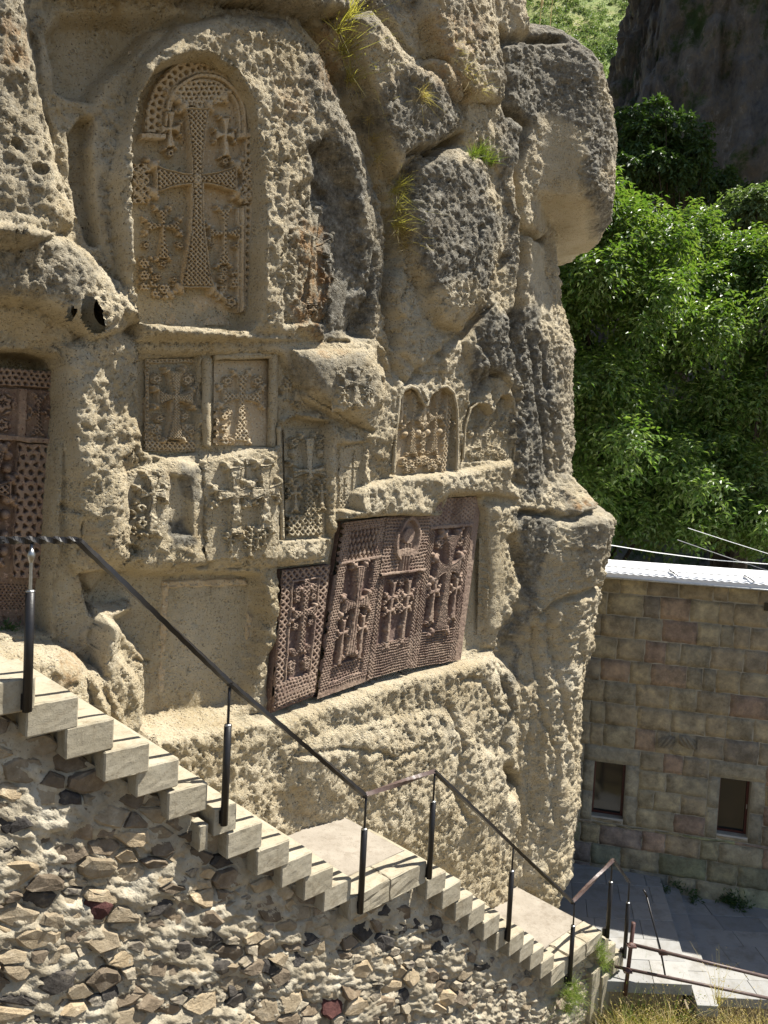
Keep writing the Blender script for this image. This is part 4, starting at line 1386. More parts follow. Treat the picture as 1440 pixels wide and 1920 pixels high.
GS = 'red carved cross stones standing in the long niche'
stele([(526, 1069), (616, 1058), (586, 1306), (508, 1337)], (-.05, -.05, .08, .08), (110, 300), spec_s1, M_RED,
      'shortest red cross stone at the left end of the long niche, with a plain foot', GS)
stele([(640, 979), (718, 970), (686, 1274), (588, 1309)], (-.08, -.08, .06, .06), (120, 340), spec_s2, M_RED,
      'red cross stone with a lattice top and deep slots, second from the left', GS)
stele([(719, 969), (803, 965), (762, 1250), (682, 1273)], (-.065, -.065, .075, .075), (130, 340), spec_s3, M_RED,
      'red cross stone with a haloed figure in a medallion above two crosses', GS)
stele([(806, 936), (900, 930), (860, 1236), (762, 1252)], (-.10, -.10, .045, .045), (130, 340), spec_s4, M_RED,
      'tallest red cross stone with one large cross, against the right end of the long niche', GS)
stele([(-80, 684), (108, 699), (82, 1178), (-90, 1176)], -.36, (150, 420), spec_left, M_BROWNST,
      'tall dim cross stone with a pierced border in the shaded niche by the top landing', None,
      dust=dust_attr(.02, .05, .55))

# ------------------------------------------------------------------ stair
def SP(s, d, z):
    """point at s along the stair, d metres in from its front edge, height z"""
    return P1 + D3 * s + NB * d + np.array([0, 0, z])


STEPS = [(.02, 5.80), (.30, 5.62), (.55, 5.42), (.81, 5.215), (1.06, 5.03), (1.31, 4.80), (1.57, 4.56), (1.83, 4.33), (2.11, 4.11), (2.37, 3.90),
         (2.63, 3.70), (2.86, 3.51),
         (4.20, 3.12), (4.44, 2.92), (4.67, 2.71), (4.92, 2.49), (5.19, 2.27), (5.44, 2.05), (5.70, 1.87), (5.94, 1.68), (6.18, 1.49), (6.41, 1.29),
         (7.80, .95), (8.02, .76), (8.27, .52)]
stair = thing('staircase', SP(4, .7, 3.2), 'worn concrete stair with two landings running down along the rock face', 'staircase')
r_ = random.Random(5)
for i, (s1, zt) in enumerate(STEPS):
    w = .33; th = .215
    if s1 > 3.9: w = .30
    if s1 > 7.7: w = .30
    pj = r_.uniform(-.012, .012); tilt = r_.uniform(-.008, .008)
    bm = bmesh.new()
    if i in (6,):    # one broken block: a gap with a short piece beside it
        add_box(bm, SP(s1 - .20, pj, zt - th), D3 * .20, NB * 1.75, (0, 0, th), .006, .003, 3, i)
        add_box(bm, SP(s1 - .32, pj + .005, zt - .30), D3 * .075, NB * .5, (0, 0, .20), .006, .003, 2, i + 90)
    else:
        add_box(bm, SP(s1 - w, pj, zt - th + tilt), D3 * w + np.array([0, 0, tilt]), NB * 1.75, (0, 0, th), .011, .0016, 5, i)
    bm_link('step', bm, M_STEP, stair)
for s0, s1, zt, k in ((-3.0, -.27, 5.80, 0), (2.83, 3.88, 3.315, 3), (6.34, 7.60, 1.10, 4)):
    # a landing is a thick slab on edge blocks
    n = max(1, int(round((s1 - s0) / .42)))
    bm = bmesh.new(); add_box(bm, SP(s0 + .01, .30, zt - .13), D3 * (s1 - s0 - .02), NB * 1.5, (0, 0, .128), .01, .004, 5, k)
    bm_link('landing', bm, M_LAND, stair)
    for j in range(n):
        a = s0 + (s1 - s0) * j / n; b = s0 + (s1 - s0) * (j + 1) / n
        box_obj('edge_block', SP(a + .004, r_.uniform(-.01, .01), zt - .22 + r_.uniform(-.01, .01)), D3 * (b - a - .008), NB * .298, (0, 0, .222), M_STEP, stair,
                bevel=.012, rough=.006, cuts=3, seed=70 + j + k)
# end blocks of the lower flight seen from the side
for s0, zt in ((7.45, .74), (7.75, .55)):
    box_obj('edge_block', SP(s0, .02, -.2), D3 * .22, NB * .5, (0, 0, zt), M_STEP, stair, bevel=.01, rough=.005, cuts=3, seed=int(s0 * 9))

# ------------------------------------------------------------------ rubble wall that carries the stair
rw_s = np.array([-1.5, -.3, 2.86, 3.9, 6.4, 7.6, 8.5]); rw_z = np.array([5.68, 5.66, 3.28, 3.12, 1.05, .95, .30])
wall = thing('retaining_wall', SP(3, .1, 1.0), 'rough rubble wall smeared with pale mortar below the stair', 'retaining wall')
wall_cells = []


def wall_back(dz):
    """how far the wall's nominal face stands in from the front of the step blocks, dz below its top"""
    return .16 - .045 * dz


def build_wall():
    ns = 500; nv = 190
    s = np.linspace(-.9, 8.45, ns); s = -.9 + (s + .9) ** 1.12 / (9.35 ** .12)
    t = np.linspace(0, 1, nv)
    Sg, Tg = np.meshgrid(s, t)
    zt = np.interp(Sg, rw_s, rw_z)
    dep = np.interp(Sg, [-1, 0, 3, 6, 8], [2.9, 2.8, 2.6, 2.0, 1.2])
    Z = zt - dep * Tg
    S = Sg.ravel().astype(np.float32); Zf = Z.ravel().astype(np.float32); o = S * 0
    dg = Zf + .30 * S
    wx = .12 * fbm(S * 2.2, Zf * 2.2, o + 1, 3)
    # mortar dragged over the stones in ridges, missing in patches
    cov = fbm(S * 2.3, dg * 3.4, o + 15, 5, .6)
    rid = 1 - 2.2 * np.abs(fbm(S * 3.4 + wx, dg * 8.5, o + 30, 4, .58))
    mort = .016 + .032 * sst(-.25, .5, cov) + .016 * rid + .006 * fbm(S * 15, Zf * 21, o, 4, .65)
    mort -= .03 * sst(.1, .5, -cov)
    f1, f2, idn, dx, dy = worley(S * 9 + 2 * wx, dg * 15, 4)
    mort += (dx * (idn - .5) + dy * (idn * 7 % 1 - .5)) * .026
    top = sst(.02, .6, (zt.ravel() - Zf))
    mort = (mort + .012 * sst(3.2, 4.5, S)) * (.45 + .55 * top)
    P = SP(0, 0, 0) + S[:, None] * D3 + (wall_back(zt.ravel() - Zf) - mort)[:, None] * NB + Zf[:, None] * np.array([0, 0, 1.])
    mesh_np('mortar_face', P, grid_faces(nv, ns), M_MORTAR, wall, True, {'stone': sst(.05, .45, -cov) * .6, 'hue': np.clip(.5 + .5 * cov, 0, 1)})
    # end of the wall, round the corner of the lower landing
    nn = 60
    A, B = np.meshgrid(np.linspace(0, 1.6, nn), np.linspace(0, 1.4, nn))
    q = .05 * np.abs(fbm(A * 4, B * 5, A * 0, 4)) + .03 * fbm(A * 12, B * 14, A * 0, 3)
    P = SP(8.4, .1, .30) + A[..., None] * NB - B[..., None] * np.array([0, 0, 1.]) + q[..., None] * D3
    mesh_np('mortar_face', P.reshape(-1, 3), grid_faces(nn, nn), M_MORTAR, wall, True, {'stone': q.ravel() * 0, 'hue': q.ravel() * 0})


build_wall()


def clip_half(poly, n, c):
    """keep the part of a convex polygon where p.n < c"""
    out = []
    for i in range(len(poly)):
        a = poly[i - 1]; b = poly[i]
        da = a @ n - c; db = b @ n - c
        if da <= 0: 
            if not out or np.abs(out[-1] - a).sum() > 1e-9: out.append(a)
        if da * db < 0: out.append(a + (b - a) * (da / (da - db)))
    return out


def wall_stones():
    """packed angular rubble: every stone a cell of the wall, split off along uneven joints"""
    r = np.random.default_rng(12)
    AN = 1.75; SH = .30                                # stones are flat and the beds tilt
    pts = []
    x = -.9
    cand = []
    for _ in range(12000):
        s_ = r.uniform(-.8, 8.3); dz = r.uniform(.03, 2.6)
        zt_ = np.interp(s_, rw_s, rw_z)
        if dz > np.interp(s_, [-1, 0, 3, 6, 8.3], [2.7, 2.6, 2.4, 1.8, .9]): continue
        cand.append((s_, (zt_ - dz + SH * s_) * AN, r.choice([.085, .115, .15, .20], p=[.46, .35, .15, .04]) * .76))
    cand.sort(key=lambda q: -q[2])
    cand = np.array(cand); keep = []
    for c in cand:
        if keep:
            k = np.array(keep)
            if (np.hypot(k[:, 0] - c[0], k[:, 1] - c[1]) < (k[:, 2] + c[2]) * .80).any(): continue
        keep.append(c)
    K = np.array(keep); out = []
    for i, (x, y, rad) in enumerate(K):
        p = np.array([x, y]); d = np.hypot(K[:, 0] - x, K[:, 1] - y)
        poly = [p + rad * 1.5 * np.array([cos(a), sin(a)]) for a in np.linspace(0, 2 * pi, 9)[:-1] + r.uniform(0, .7)]
        for j in np.argsort(d)[1:14]:
            v = K[j, :2] - p; L = np.linalg.norm(v); n = v / L
            tpos = L * rad / (rad + K[j, 2])
            poly = clip_half(poly, n, p @ n + tpos - .005)
            if len(poly) < 3: break
        if len(poly) >= 3: out.append((p, rad, np.array(poly)))

    def stone_geo(p, rad, poly):
        n = len(poly); c = poly.mean(0)
        def w3(q, dep):
            s_ = q[0]; z_ = q[1] / AN - SH * q[0]
            dz = np.interp(s_, rw_s, rw_z) - z_
            return SP(s_, wall_back(dz) - dep, z_)
        area = .5 * abs(sum(poly[k - 1][0] * poly[k][1] - poly[k][0] * poly[k - 1][1] for k in range(n)))
        dzc = np.interp(c[0], rw_s, rw_z) - (c[1] / AN - SH * c[0])
        f0 = r.uniform(.014, .066) * (.45 + .55 * min(1, dzc / .6)); tx, ty = r.uniform(-.22, .22), r.uniform(-.35, .25)
        V = []
        for q in poly: V.append(w3(c + (q - c) * 1.0, -.05))
        for q in poly:
            k = r.uniform(.86, 1.0); e = c + (q - c) * k
            V.append(w3(e, f0 - .02 + tx * (e[0] - c[0]) + ty * (e[1] - c[1]) / AN + r.uniform(-.008, .008)))
        for q in poly:
            k = r.uniform(.62, .86); e = c + (q - c) * k
            V.append(w3(e, f0 + tx * (e[0] - c[0]) + ty * (e[1] - c[1]) / AN + r.uniform(-.007, .007)))
        V.append(w3(c, f0 + r.uniform(-.006, .008)))
        F = []
        for k in range(n):
            j = (k + 1) % n
            F += [(k, j, n + j), (k, n + j, n + k), (n + k, n + j, 2 * n + j), (n + k, 2 * n + j, 2 * n + k), (2 * n + k, 2 * n + j, 3 * n)]
        return np.array(V), np.array(F), area
    geo = [stone_geo(*q) for q in out]
    uv = [project(g[0].mean(0)[None]) for g in geo]
    def show(g, q):
        dist = np.linalg.norm(g[0].mean(0) - CAMP)
        vis = (-60 < q[0][0] < 1240) and (q[1][0] < 1990)
        return g[2] / dist ** 2 * (1 if vis else .001)
    order = sorted(range(len(geo)), key=lambda i: -show(geo[i], uv[i]))
    mats = [M_TANST, M_BROWNRUB, M_DARKST, M_REDST]
    small = []
    for rank, i in enumerate(order):
        V, F, _ = geo[i]
        if rank < 300:
            k = r.choice(4, p=[.46, .395, .135, .01])
            mesh_np('stone', V, F, mats[k], wall)
        else: small.append((V, F))
    if small:
        V, F = merge(small); hu = np.concatenate([np.full(len(v), r.uniform(0, 1)) for v, f in small]); o = mesh_np('small_stones', V, F, M_MORTAR, wall, False, {'stone': hu * 0 + 1, 'hue': hu}); o['kind'] = 'stuff'


wall_stones()


def rubble_meshes(n, seed):
    out = []
    r = np.random.default_rng(seed)
    for k in range(n):
        bm = bmesh.new(); bmesh.ops.create_icosphere(bm, subdivisions=2, radius=1)
        for _ in range(9):      # cut flat facets
            d = Vector(r.normal(size=3)).normalized(); c = r.uniform(.4, .75)
            for v in bm.verts:
                t = v.co.dot(d)
                if t > c: v.co -= d * (t - c) * .95
        for v in bm.verts: v.co *= 1 + r.uniform(-.06, .06)
        me = bpy.data.meshes.new('stone'); bm.to_mesh(me); bm.free()
        out.append(me)
    return out


lump = rubble_meshes(3, 5)
for me in lump: me.materials.append(M_REDST if me is lump[0] else M_DARKST)
for (u, v, k, sc) in ((172, 1715, 0, (.17, .08, .13)), (200, 1858, 1, (.15, .07, .10)), (408, 1812, 2, (.13, .06, .08)), (432, 1855, 1, (.10, .06, .09))):
    P = on_plane(u, v, P1 + NB * .10, NB)
    o = bpy.data.objects.new('stone', lump[k]); COL.objects.link(o)
    o.rotation_euler = (0, .3, math.atan2(D3[1], D3[0])); o.scale = sc; o.location = Vector(P); adopt(o, wall)

# ------------------------------------------------------------------ handrail
rail = thing('handrail', SP(3, -.03, 3.5), 'black iron handrail on sleeved posts along the outer edge of the stair', 'handrail')
POSTS = [(-.04, 5.62, 6.62), (1.44, 4.45, 5.47), (2.95, 3.17, 4.20), (3.89, 3.17, 4.20), (5.33, 1.93, 3.00), (6.77, .74, 1.77), (7.70, 1.00, 2.02), (8.25, .48, 1.53)]
RAILP = [(-2.2, 6.68), (-.60, 6.68), (.27, 6.66)] + []
# top rail runs level over the landing, then follows the flights
RP = [(on_plane(u, v, P1 - NB * .03, NB)) for u, v in ((-260, 1012), (0, 1013), (146, 1013), (431, 1281), (684, 1491), (814, 1446), (1073, 1691), (1150, 1612), (1178, 1652))]


def bar(P, Q, rad, n, mat, name, wob=0.0, twist=0.0, parent=None, seg=24):
    t = np.linspace(0, 1, seg)[:, None]
    pts = P + (Q - P) * t
    if wob:
        pts[1:-1, 2] += (wob * np.sin(np.arange(1, seg - 1) * 1.9))
    V, F = tube_arr(pts, rad, n, twist)
    return mesh_np(name, V, F, mat, parent, n > 4)


for i in range(len(RP) - 1):
    worn = i in (4, 6)
    bar(RP[i], RP[i + 1], .025 if not worn else .027, 4, M_BROWN if worn else M_BLACK, 'top_rail', .0022, .22 if i < 2 else .05, rail, 40)
    if i > 0 and i < len(RP) - 1:
        V, F = tube_arr(np.array([RP[i] - [0, 0, .02], RP[i] + [0, 0, .012]]), .026, 8); mesh_np('rail_joint', V, F, M_BLACK, rail)
for k, (s, zb, zt) in enumerate(POSTS):
    c = SP(s, -.03, 0)
    sl = zb + (zt - zb) * (.75 if k else .74)
    pr = bar(c + [0, 0, zb + .1], c + [0, 0, zt + .04], .011, 8, M_GALV if k == 0 else M_BLACK, 'post', 0, 0, rail, 8)
    V, F = tube_arr(np.array([c + [0, 0, zb - .02], c + [0, 0, (zb + sl) / 2], c + [0, 0, sl]]), .030, 8)
    V2, F2 = tube_arr(np.array([c + [0, 0, sl], c + [0, 0, sl + .004], c + [0, 0, sl + .012]]), [.031, .031, .02], 8)
    V, F = merge([(V, F)])
    mesh_np('sleeve', V, F, M_BLACK, pr, True)
    mesh_np('sleeve_cap', V2, F2, M_GALV, pr, True)
    if k == 0:
        V, F = tube_arr(np.array([c + [0, 0, zt - .08], c + [0, 0, zt - .03], c + [0, 0, zt + .01]]), [.012, .026, .012], 8)
        mesh_np('finial', V, F, M_GALV, pr, True)
    # bracket that holds the sleeve to the block
    box_obj('bracket', SP(s - .03, -.012, zb - .01), D3 * .06, NB * .05, (0, 0, .10), M_BLACK, pr)

# ------------------------------------------------------------------ building
BA = np.array([3.68, 13.44, 0.0]); BB = np.array([7.03, 12.66, 0.0])
WD = (BB - BA) / np.linalg.norm(BB - BA); WN = np.array([WD[1], -WD[0], 0.0])      # WN points to the camera
if WN[1] > 0: WN = -WN


def BP(t, o, z):
    return BA + WD * t + WN * o + np.array([0, 0, z])


def on_wall(u, v):
    P = on_plane(u, v, BA, WN)
    return (P - BA) @ WD, P[2]


bld = thing('stone_building', BP(2, -2.5, 0), 'low stone building with mixed ashlar blocks and two small dark windows', 'building')
EAVE_L = on_wall(1127, 1078); EAVE_R = on_wall(1440, 1101)
ZE = .5 * (EAVE_L[1] + EAVE_R[1]) + .09
T0, T1 = -1.4, 7.5
# the wall core, set back behind the faces of the blocks, with openings left for the windows
wins = []
for q in (((1115, 1433), (1175, 1440), (1167, 1541), (1108, 1535)), ((1351, 1454), (1411, 1458), (1402, 1562), (1344, 1559))):
    c = [on_wall(*p) for p in q]
    wins.append((min(c[0][0], c[3][0]) * .5 + max(c[0][0], c[3][0]) * .5, .5 * (c[1][0] + c[2][0]), .5 * (c[2][1] + c[3][1]), .5 * (c[0][1] + c[1][1])))
wz0 = .5 * (wins[0][2] + wins[1][2]); wz1 = .5 * (wins[0][3] + wins[1][3])
wins = [(a, b, wz0, wz1) for a, b, _, _ in wins]
wins.append((wins[1][0] + (wins[1][0] - wins[0][0]) - .05, wins[1][1] + (wins[1][1] - wins[0][1]) - .05, wz0, wz1))
bm = bmesh.new()
edges_t = [T0] + [x for a, b, _, _ in wins for x in (a, b)] + [T1]
for i in range(0, len(edges_t), 2):
    add_box(bm, BP(edges_t[i], -.45, -1.2), WD * (edges_t[i + 1] - edges_t[i]), WN * .4485, (0, 0, ZE + 1.2))
for a, b, z0, z1 in wins:
    add_box(bm, BP(a, -.45, -1.2), WD * (b - a), WN * .4485, (0, 0, z0 + 1.2)); add_box(bm, BP(a, -.45, z1), WD * (b - a), WN * .4485, (0, 0, ZE - z1))
add_box(bm, BP(T0, -5.5, -1.2), WD * .4, WN * 5.04, (0, 0, ZE + 1.2)); add_box(bm, BP(T1 - .4, -5.5, -1.2), WD * .4, WN * 5.04, (0, 0, ZE + 1.2))
bm_link('wall', bm, M_JOINT, bld)

COLS = [tuple(c * k for c, k in zip(q, (1.22, 1.20, 1.13))) for q in [(.30, .26, .19), (.27, .235, .175), (.315, .28, .20), (.23, .205, .165), (.29, .225, .175), (.255, .195, .16), (.20, .18, .155), (.29, .255, .195), (.33, .295, .215), (.25, .23, .18), (.28, .25, .19), (.295, .255, .18)]]
DRESS = [(.34, .315, .245), (.36, .33, .25), (.325, .305, .24)]
r_ = random.Random(23)


def ash_block(name, t0, t1, z0, z1, out, col, rough, n=(6, 5), seed=0, proud=0.0):
    """one wall stone with an uneven face"""
    nx, ny = n
    A, B = np.meshgrid(np.linspace(0, 1, nx), np.linspace(0, 1, ny))
    e = np.minimum(np.minimum(A, 1 - A) * (t1 - t0), np.minimum(B, 1 - B) * (z1 - z0))
    rr = np.random.default_rng(seed)
    h = out + rough * rr.uniform(-1, 1, A.shape) + proud * sst(0, .09, e)
    h = np.where(e < 1e-6, out - .004 - rough * .5, h)
    jt = rr.uniform(-.012, .012, A.shape) * (rough > .004); jz = rr.uniform(-.010, .010, A.shape) * (rough > .004)
    T = t0 + (t1 - t0) * A + jt; Zz = z0 + (z1 - z0) * B + jz
    P = BA + T[..., None] * WD + Zz[..., None] * np.array([0, 0, 1.]) + h[..., None] * WN
    V = P.reshape(-1, 3); F = [f[::-1] for f in grid_faces(ny, nx).tolist()]
    # skirt back into the wall
    idx = np.arange(nx * ny).reshape(ny, nx)
    ring = list(idx[0, :]) + list(idx[1:, -1]) + list(idx[-1, -2::-1]) + list(idx[-2:0:-1, 0])
    k = len(V); bk = V[ring] - WN * (out + .06)
    V = np.concatenate([V, bk]); m = len(ring)
    for i in range(m):
        j = (i + 1) % m
        F.append([ring[i], ring[j], k + j, k + i])
    o = mesh_np(name, V, np.array(F), M_ASH, bld, True)
    o.color = (*col, 1)
    return o


J = .014
sur = [(a - .20, b + .22) for a, b, _, _ in wins]
zs0 = wz0 - .10; zs1 = wz1 + .30
courses = [(-.15, .30), (.30, .68), (.68, 1.04), (1.04, zs0)]
z = zs0; nmid = 4
for i in range(nmid): courses.append((zs0 + (zs1 - zs0) * i / nmid, zs0 + (zs1 - zs0) * (i + 1) / nmid))
z = zs1; k = 0
nup = int(round((ZE - zs1) / .40))
for i in range(nup): courses.append((zs1 + (ZE - zs1) * i / nup, zs1 + (ZE - zs1) * (i + 1) / nup))
nb = 0
for ci, (z0, z1) in enumerate(courses):
    low = ci < 4
    t = T0 + r_.uniform(0, .3)
    blocked = sur if (z0 >= zs0 - .01 and z1 <= zs1 + .01) else []
    while t < 4.6:
        w = r_.choice([.26, .34, .42, .5, .56]) * r_.uniform(.85, 1.15) * (1.35 if low else 1)
        t1 = t + w
        nxt = t1
        for a, b in blocked:
            if t < a < t1 + .16: t1 = a; nxt = b
            elif a - .01 <= t < b: t1 = t; nxt = b
        if t1 - t > .07:
            if low: col = tuple(x * r_.uniform(.85, 1.05) for x in r_.choice([COLS[0], COLS[2], COLS[7], COLS[3], COLS[8]]))
            else: col = r_.choice(COLS)
            if r_.random() < .07: col = (.36, .315, .215)
            ash_block('block', t + J * .5, t1 - J * .5, z0 + J * .5, z1 - J * .5, r_.uniform(.006, .016) + (.010 if low else 0), col, .014 if low else .007,
                      (7, 6) if low else (6, 5), nb, .016 if low else .003)
            nb += 1
        t = nxt
for wi, (a, b, z0, z1) in enumerate(wins):
    sa, sb = sur[wi]
    ash_block('lintel', sa + .006, sb - .006, z1 + .006, zs1 - .006, .006, DRESS[wi % 3], .002, (9, 4), 300 + wi)
    zm = (z0 + z1) / 2 - .06
    for q, (c0, c1) in enumerate(((sa, a), (b, sb))):
        ash_block('jamb', c0 + .004, c1 - .002, zs0 + .004, zm - .004, .005, DRESS[(wi + q) % 3], .002, (4, 5), 310 + wi * 4 + q)
        ash_block('jamb', c0 + .004, c1 - .002, zm + .004, z1 + .002, .005, DRESS[(wi + q + 1) % 3], .002, (4, 5), 330 + wi * 4 + q)
    box_obj('sill', BP(a + .003, -.30, z0 - .035), WD * (b - a - .006), WN * .312, (0, 0, .033), M_SILL, bld, bevel=.005)
    if zs0 < z0 - .055:
        ash_block('block', a + .002, b - .002, zs0 + .004, z0 - .037, .004, COLS[0], .004, (6, 3), 350 + wi)
    bmw = bmesh.new(); fw = .04
    for o_, ax, az in ((BP(a, -.20, z0), WD * fw, (0, 0, z1 - z0)), (BP(b - fw, -.20, z0), WD * fw, (0, 0, z1 - z0)),
                       (BP(a + fw, -.20, z0), WD * (b - a - 2 * fw), (0, 0, fw)), (BP(a + fw, -.20, z1 - fw), WD * (b - a - 2 * fw), (0, 0, fw))):
        add_box(bmw, o_, ax, WN * .06, az)
    fr = bm_link('window', bmw, M_FRAME, bld)
    box_obj('pane', BP(a + fw, -.18, z0 + fw), WD * (b - a - 2 * fw), WN * .012, (0, 0, z1 - z0 - 2 * fw), M_GLASS, fr)
    if wi == 0:
        box_obj('blind', BP(a + fw + .01, -.215, z0 + .3), WD * (b - a - 2 * fw - .02), WN * .01, (0, 0, (z1 - z0) * .55), simple('dull_blind', (.10, .095, .075), .9), fr)
    else:
        box_obj('handle', BP(b - .03, -.138, (z0 + z1) / 2 - .04), WD * .015, WN * .02, (0, 0, .08), M_GALV, fr)
# small dark opening high in the wall, at the right
ts, zs = on_wall(1432, 1138)
box_obj('vent_opening', BP(ts, .02, zs - .06), WD * .16, WN * .012, (0, 0, .14), M_GLASS, bld)
# carved leaves on the wall
for u, du in ((1249, 0), (1288, 1)):
    t, z = on_wall(u, 1391)
    A, B = np.meshgrid(np.linspace(-1, 1, 30), np.linspace(-1, 1, 24))
    q = np.abs(A * .8 + (.5 if du else -.5) * B) ** 2 + B ** 2
    h = .075 * np.sqrt(np.clip(1 - q, 0, 1)) * (1 - .32 * sst(.2, .7, np.sin(11 * (A + (1 if du else -1) * B * .6))))
    P = BA + (t + A * .14)[..., None] * WD + (z + B * .12)[..., None] * np.array([0, 0, 1.]) + (h + .012)[..., None] * WN
    o = mesh_np('carved_leaf', P.reshape(-1, 3), grid_faces(24, 30)[:, ::-1], M_ASH, bld, True); o.color = (.29, .26, .20, 1)

# roof of corrugated white metal with a gutter board
def build_roof():
    nt, no = 420, 8
    T, O = np.meshgrid(np.linspace(T0, T1, nt), np.array([.345, .24, .14, .06, -.6, -2, -4, -5.6]))
    Zr = np.interp(-O, [-.345, -.14, -.06, 5.6], [ZE - .005, ZE + .175, ZE + .195, ZE - .35]) + .007 * np.sin(T * 2 * pi / .13)
    P = BA + T[..., None] * WD + O[..., None] * WN + Zr[..., None] * np.array([0, 0, 1.])
    top = mesh_np('roof', P.reshape(-1, 3), grid_faces(no, nt), M_ROOF, bld, True)
    box_obj('fascia', BP(T0, .318, ZE - .085), WD * (T1 - T0), WN * .03, (0, 0, .075), M_ROOF, top)
    box_obj('soffit', BP(T0, -.02, ZE - .045), WD * (T1 - T0), WN * .33, (0, 0, .02), M_JOINT, top)
    V, F = tube_arr(np.array([BP(T0, .365, ZE - .09), BP(3, .365, ZE - .095), BP(T1, .365, ZE - .09)]), .018, 8); mesh_np('drip_edge', V, F, M_GALV, top, True)
    pts = np.array([BP(t, .30, ZE + .095 + .008 * sin(t * 3.1)) for t in np.linspace(T0, T1, 40)])
    V, F = tube_arr(pts, .006, 4); mesh_np('roof_cable', V, F, M_DCABLE, top)
    for u in (1258, 1398):
        t, z = on_wall(u, 1085)
        V, F = tube_arr(np.array([BP(t - .08, .24, ZE + .12), BP(t + .06, .34, ZE + .03)]), .012, 4); mesh_np('cable_clip', V, F, M_DCABLE, top)


build_roof()

# ------------------------------------------------------------------ overhead cables
for pts, rd, mt, lb in (([(1120, 1018), (1230, 1036), (1340, 1050), (1500, 1062)], .008, M_CABLE, 'white cable slung just above the white roof edge'),
                        ([(1290, 990), (1370, 1016), (1440, 1038), (1520, 1064)], .005, M_CABLE, 'thin pale cable crossing in front of the tree, uppermost'),
                        ([(1270, 1012), (1350, 1040), (1440, 1070), (1500, 1092)], .006, M_DCABLE, 'thin grey cable dropping to the roof edge')):
    P = np.array([at_y(u, v, 14.6 + .002 * (u - 1120)) for u, v in pts])
    tt = np.linspace(0, len(P) - 1, 30); Q = np.stack([np.interp(tt, range(len(P)), P[:, i]) for i in range(3)], 1)
    V, F = tube_arr(Q, rd, 4); tag(mesh_np('cable', V, F, mt), lb, 'cable')

# ------------------------------------------------------------------ paving
ZP, ZM, ZL = .25, .12, 0.0


def slab_field(name, corner_fn, rows, zt, th, seed):
    """slabs laid in rows between two edges; corner_fn(row) -> list of (x0, x1) spans"""
    r = random.Random(seed); base_ = thing(name, (4, 11, zt - th), kind='structure')
    n = 0
    for (y0, y1) in rows:
        xa, xb = corner_fn((y0 + y1) / 2)
        x = xa
        while x < xb - .05:
            w = min(r.uniform(.5, .85), xb - x)
            if xb - x - w < .22: w = xb - x
            dz = r.uniform(-.003, .003)
            sk = SKEW
            o = np.array([x, y0, zt - th + dz])
            sh = (corner_fn(y1)[1] - corner_fn(y0)[1])
            box_obj('slab', o + [.003, .003, 0], (w - .006, -.227 / .974 * (w - .006) * 0, 0), (sh, (y1 - y0) - .006, 0), (0, 0, th), M_SLAB, base_, bevel=.004)
            x += w; n += 1
    return base_


SKEW = 0
eP = (on_z(1234, 1652, ZP), on_z(1296, 1863, ZP)); eM = (on_z(1273, 1690, ZM), on_z(1338, 1888, ZM))


def x_at(e, y): return e[0][0] + (e[1][0] - e[0][0]) * (y - e[0][1]) / (e[1][1] - e[0][1])


fy = on_z(1160, 1840, ZP)[1]; fyM = on_z(1300, 1884, ZM)[1]; fyL = on_z(1380, 1872, ZL)[1]
def rows(y0, y1, h):
    n = int(round((y1 - y0) / h)); return [(y0 + (y1 - y0) * i / n, y0 + (y1 - y0) * (i + 1) / n) for i in range(n)]


slab_field('platform', lambda y: (2.2, x_at(eP, y)), rows(fy, 13.75, .52), ZP, .16, 3)
slab_field('pavement_step', lambda y: (x_at(eP, y) + .006, x_at(eM, y)), rows(fyM, 13.6, .8), ZM, .16, 4)
slab_field('courtyard', lambda y: (x_at(eM, y) + .006, 9.5), rows(fyL, 13.6, .42), ZL, .14, 5)
kb = thing('platform_wall', (5, fyM, -1), 'rough stone edge wall under the front of the paving', 'low wall')
M_KERB = concrete('edge_stone', (.26, .21, .14), (.36, .30, .21), (.16, .12, .08))
box_obj('edge_wall', (2.6, fy + .05, -1.3), (x_at(eP, fy) - 2.65, 0, 0), (0, .3, 0), (0, 0, 1.3 + ZP - .165), M_KERB, kb, bevel=.01, cuts=3, rough=.012)
box_obj('edge_wall', (x_at(eP, fyM) + .02, fyM + .04, -1.3), (.36, 0, 0), (0, .3, 0), (0, 0, 1.3 + ZM - .165), M_KERB, kb, bevel=.01, cuts=3, rough=.012)
box_obj('edge_wall', (x_at(eM, fyL) + .02, fyL + .05, -1.3), (4.5, 0, 0), (0, .3, 0), (0, 0, 1.3 + ZL - .145), M_KERB, kb, bevel=.01, cuts=3, rough=.012)
# solid fill under the paving
bm = bmesh.new(); add_box(bm, (2.3, fy + .4, -1.4), (7, 0, 0), (0, 3.0, 0), (0, 0, 1.25)); tag(bm_link('paving_bed', bm, M_EARTH), kind='structure')

# ------------------------------------------------------------------ pipe railing
YR = 10.15
pr = thing('pipe_railing', at_y(1172, 1850, YR), 'dark red steel pipe railing with two bars at the edge of the paving', 'railing')


def pipe(q0, q1, y0, y1, rad, mat=M_RUST, name='pipe'):
    V, F = tube_arr(np.array([at_y(*q0, y0), (at_y(*q0, y0) + at_y(*q1, y1)) / 2, at_y(*q1, y1)]), rad, 8)
    return mesh_np(name, V, F, mat, pr, True)


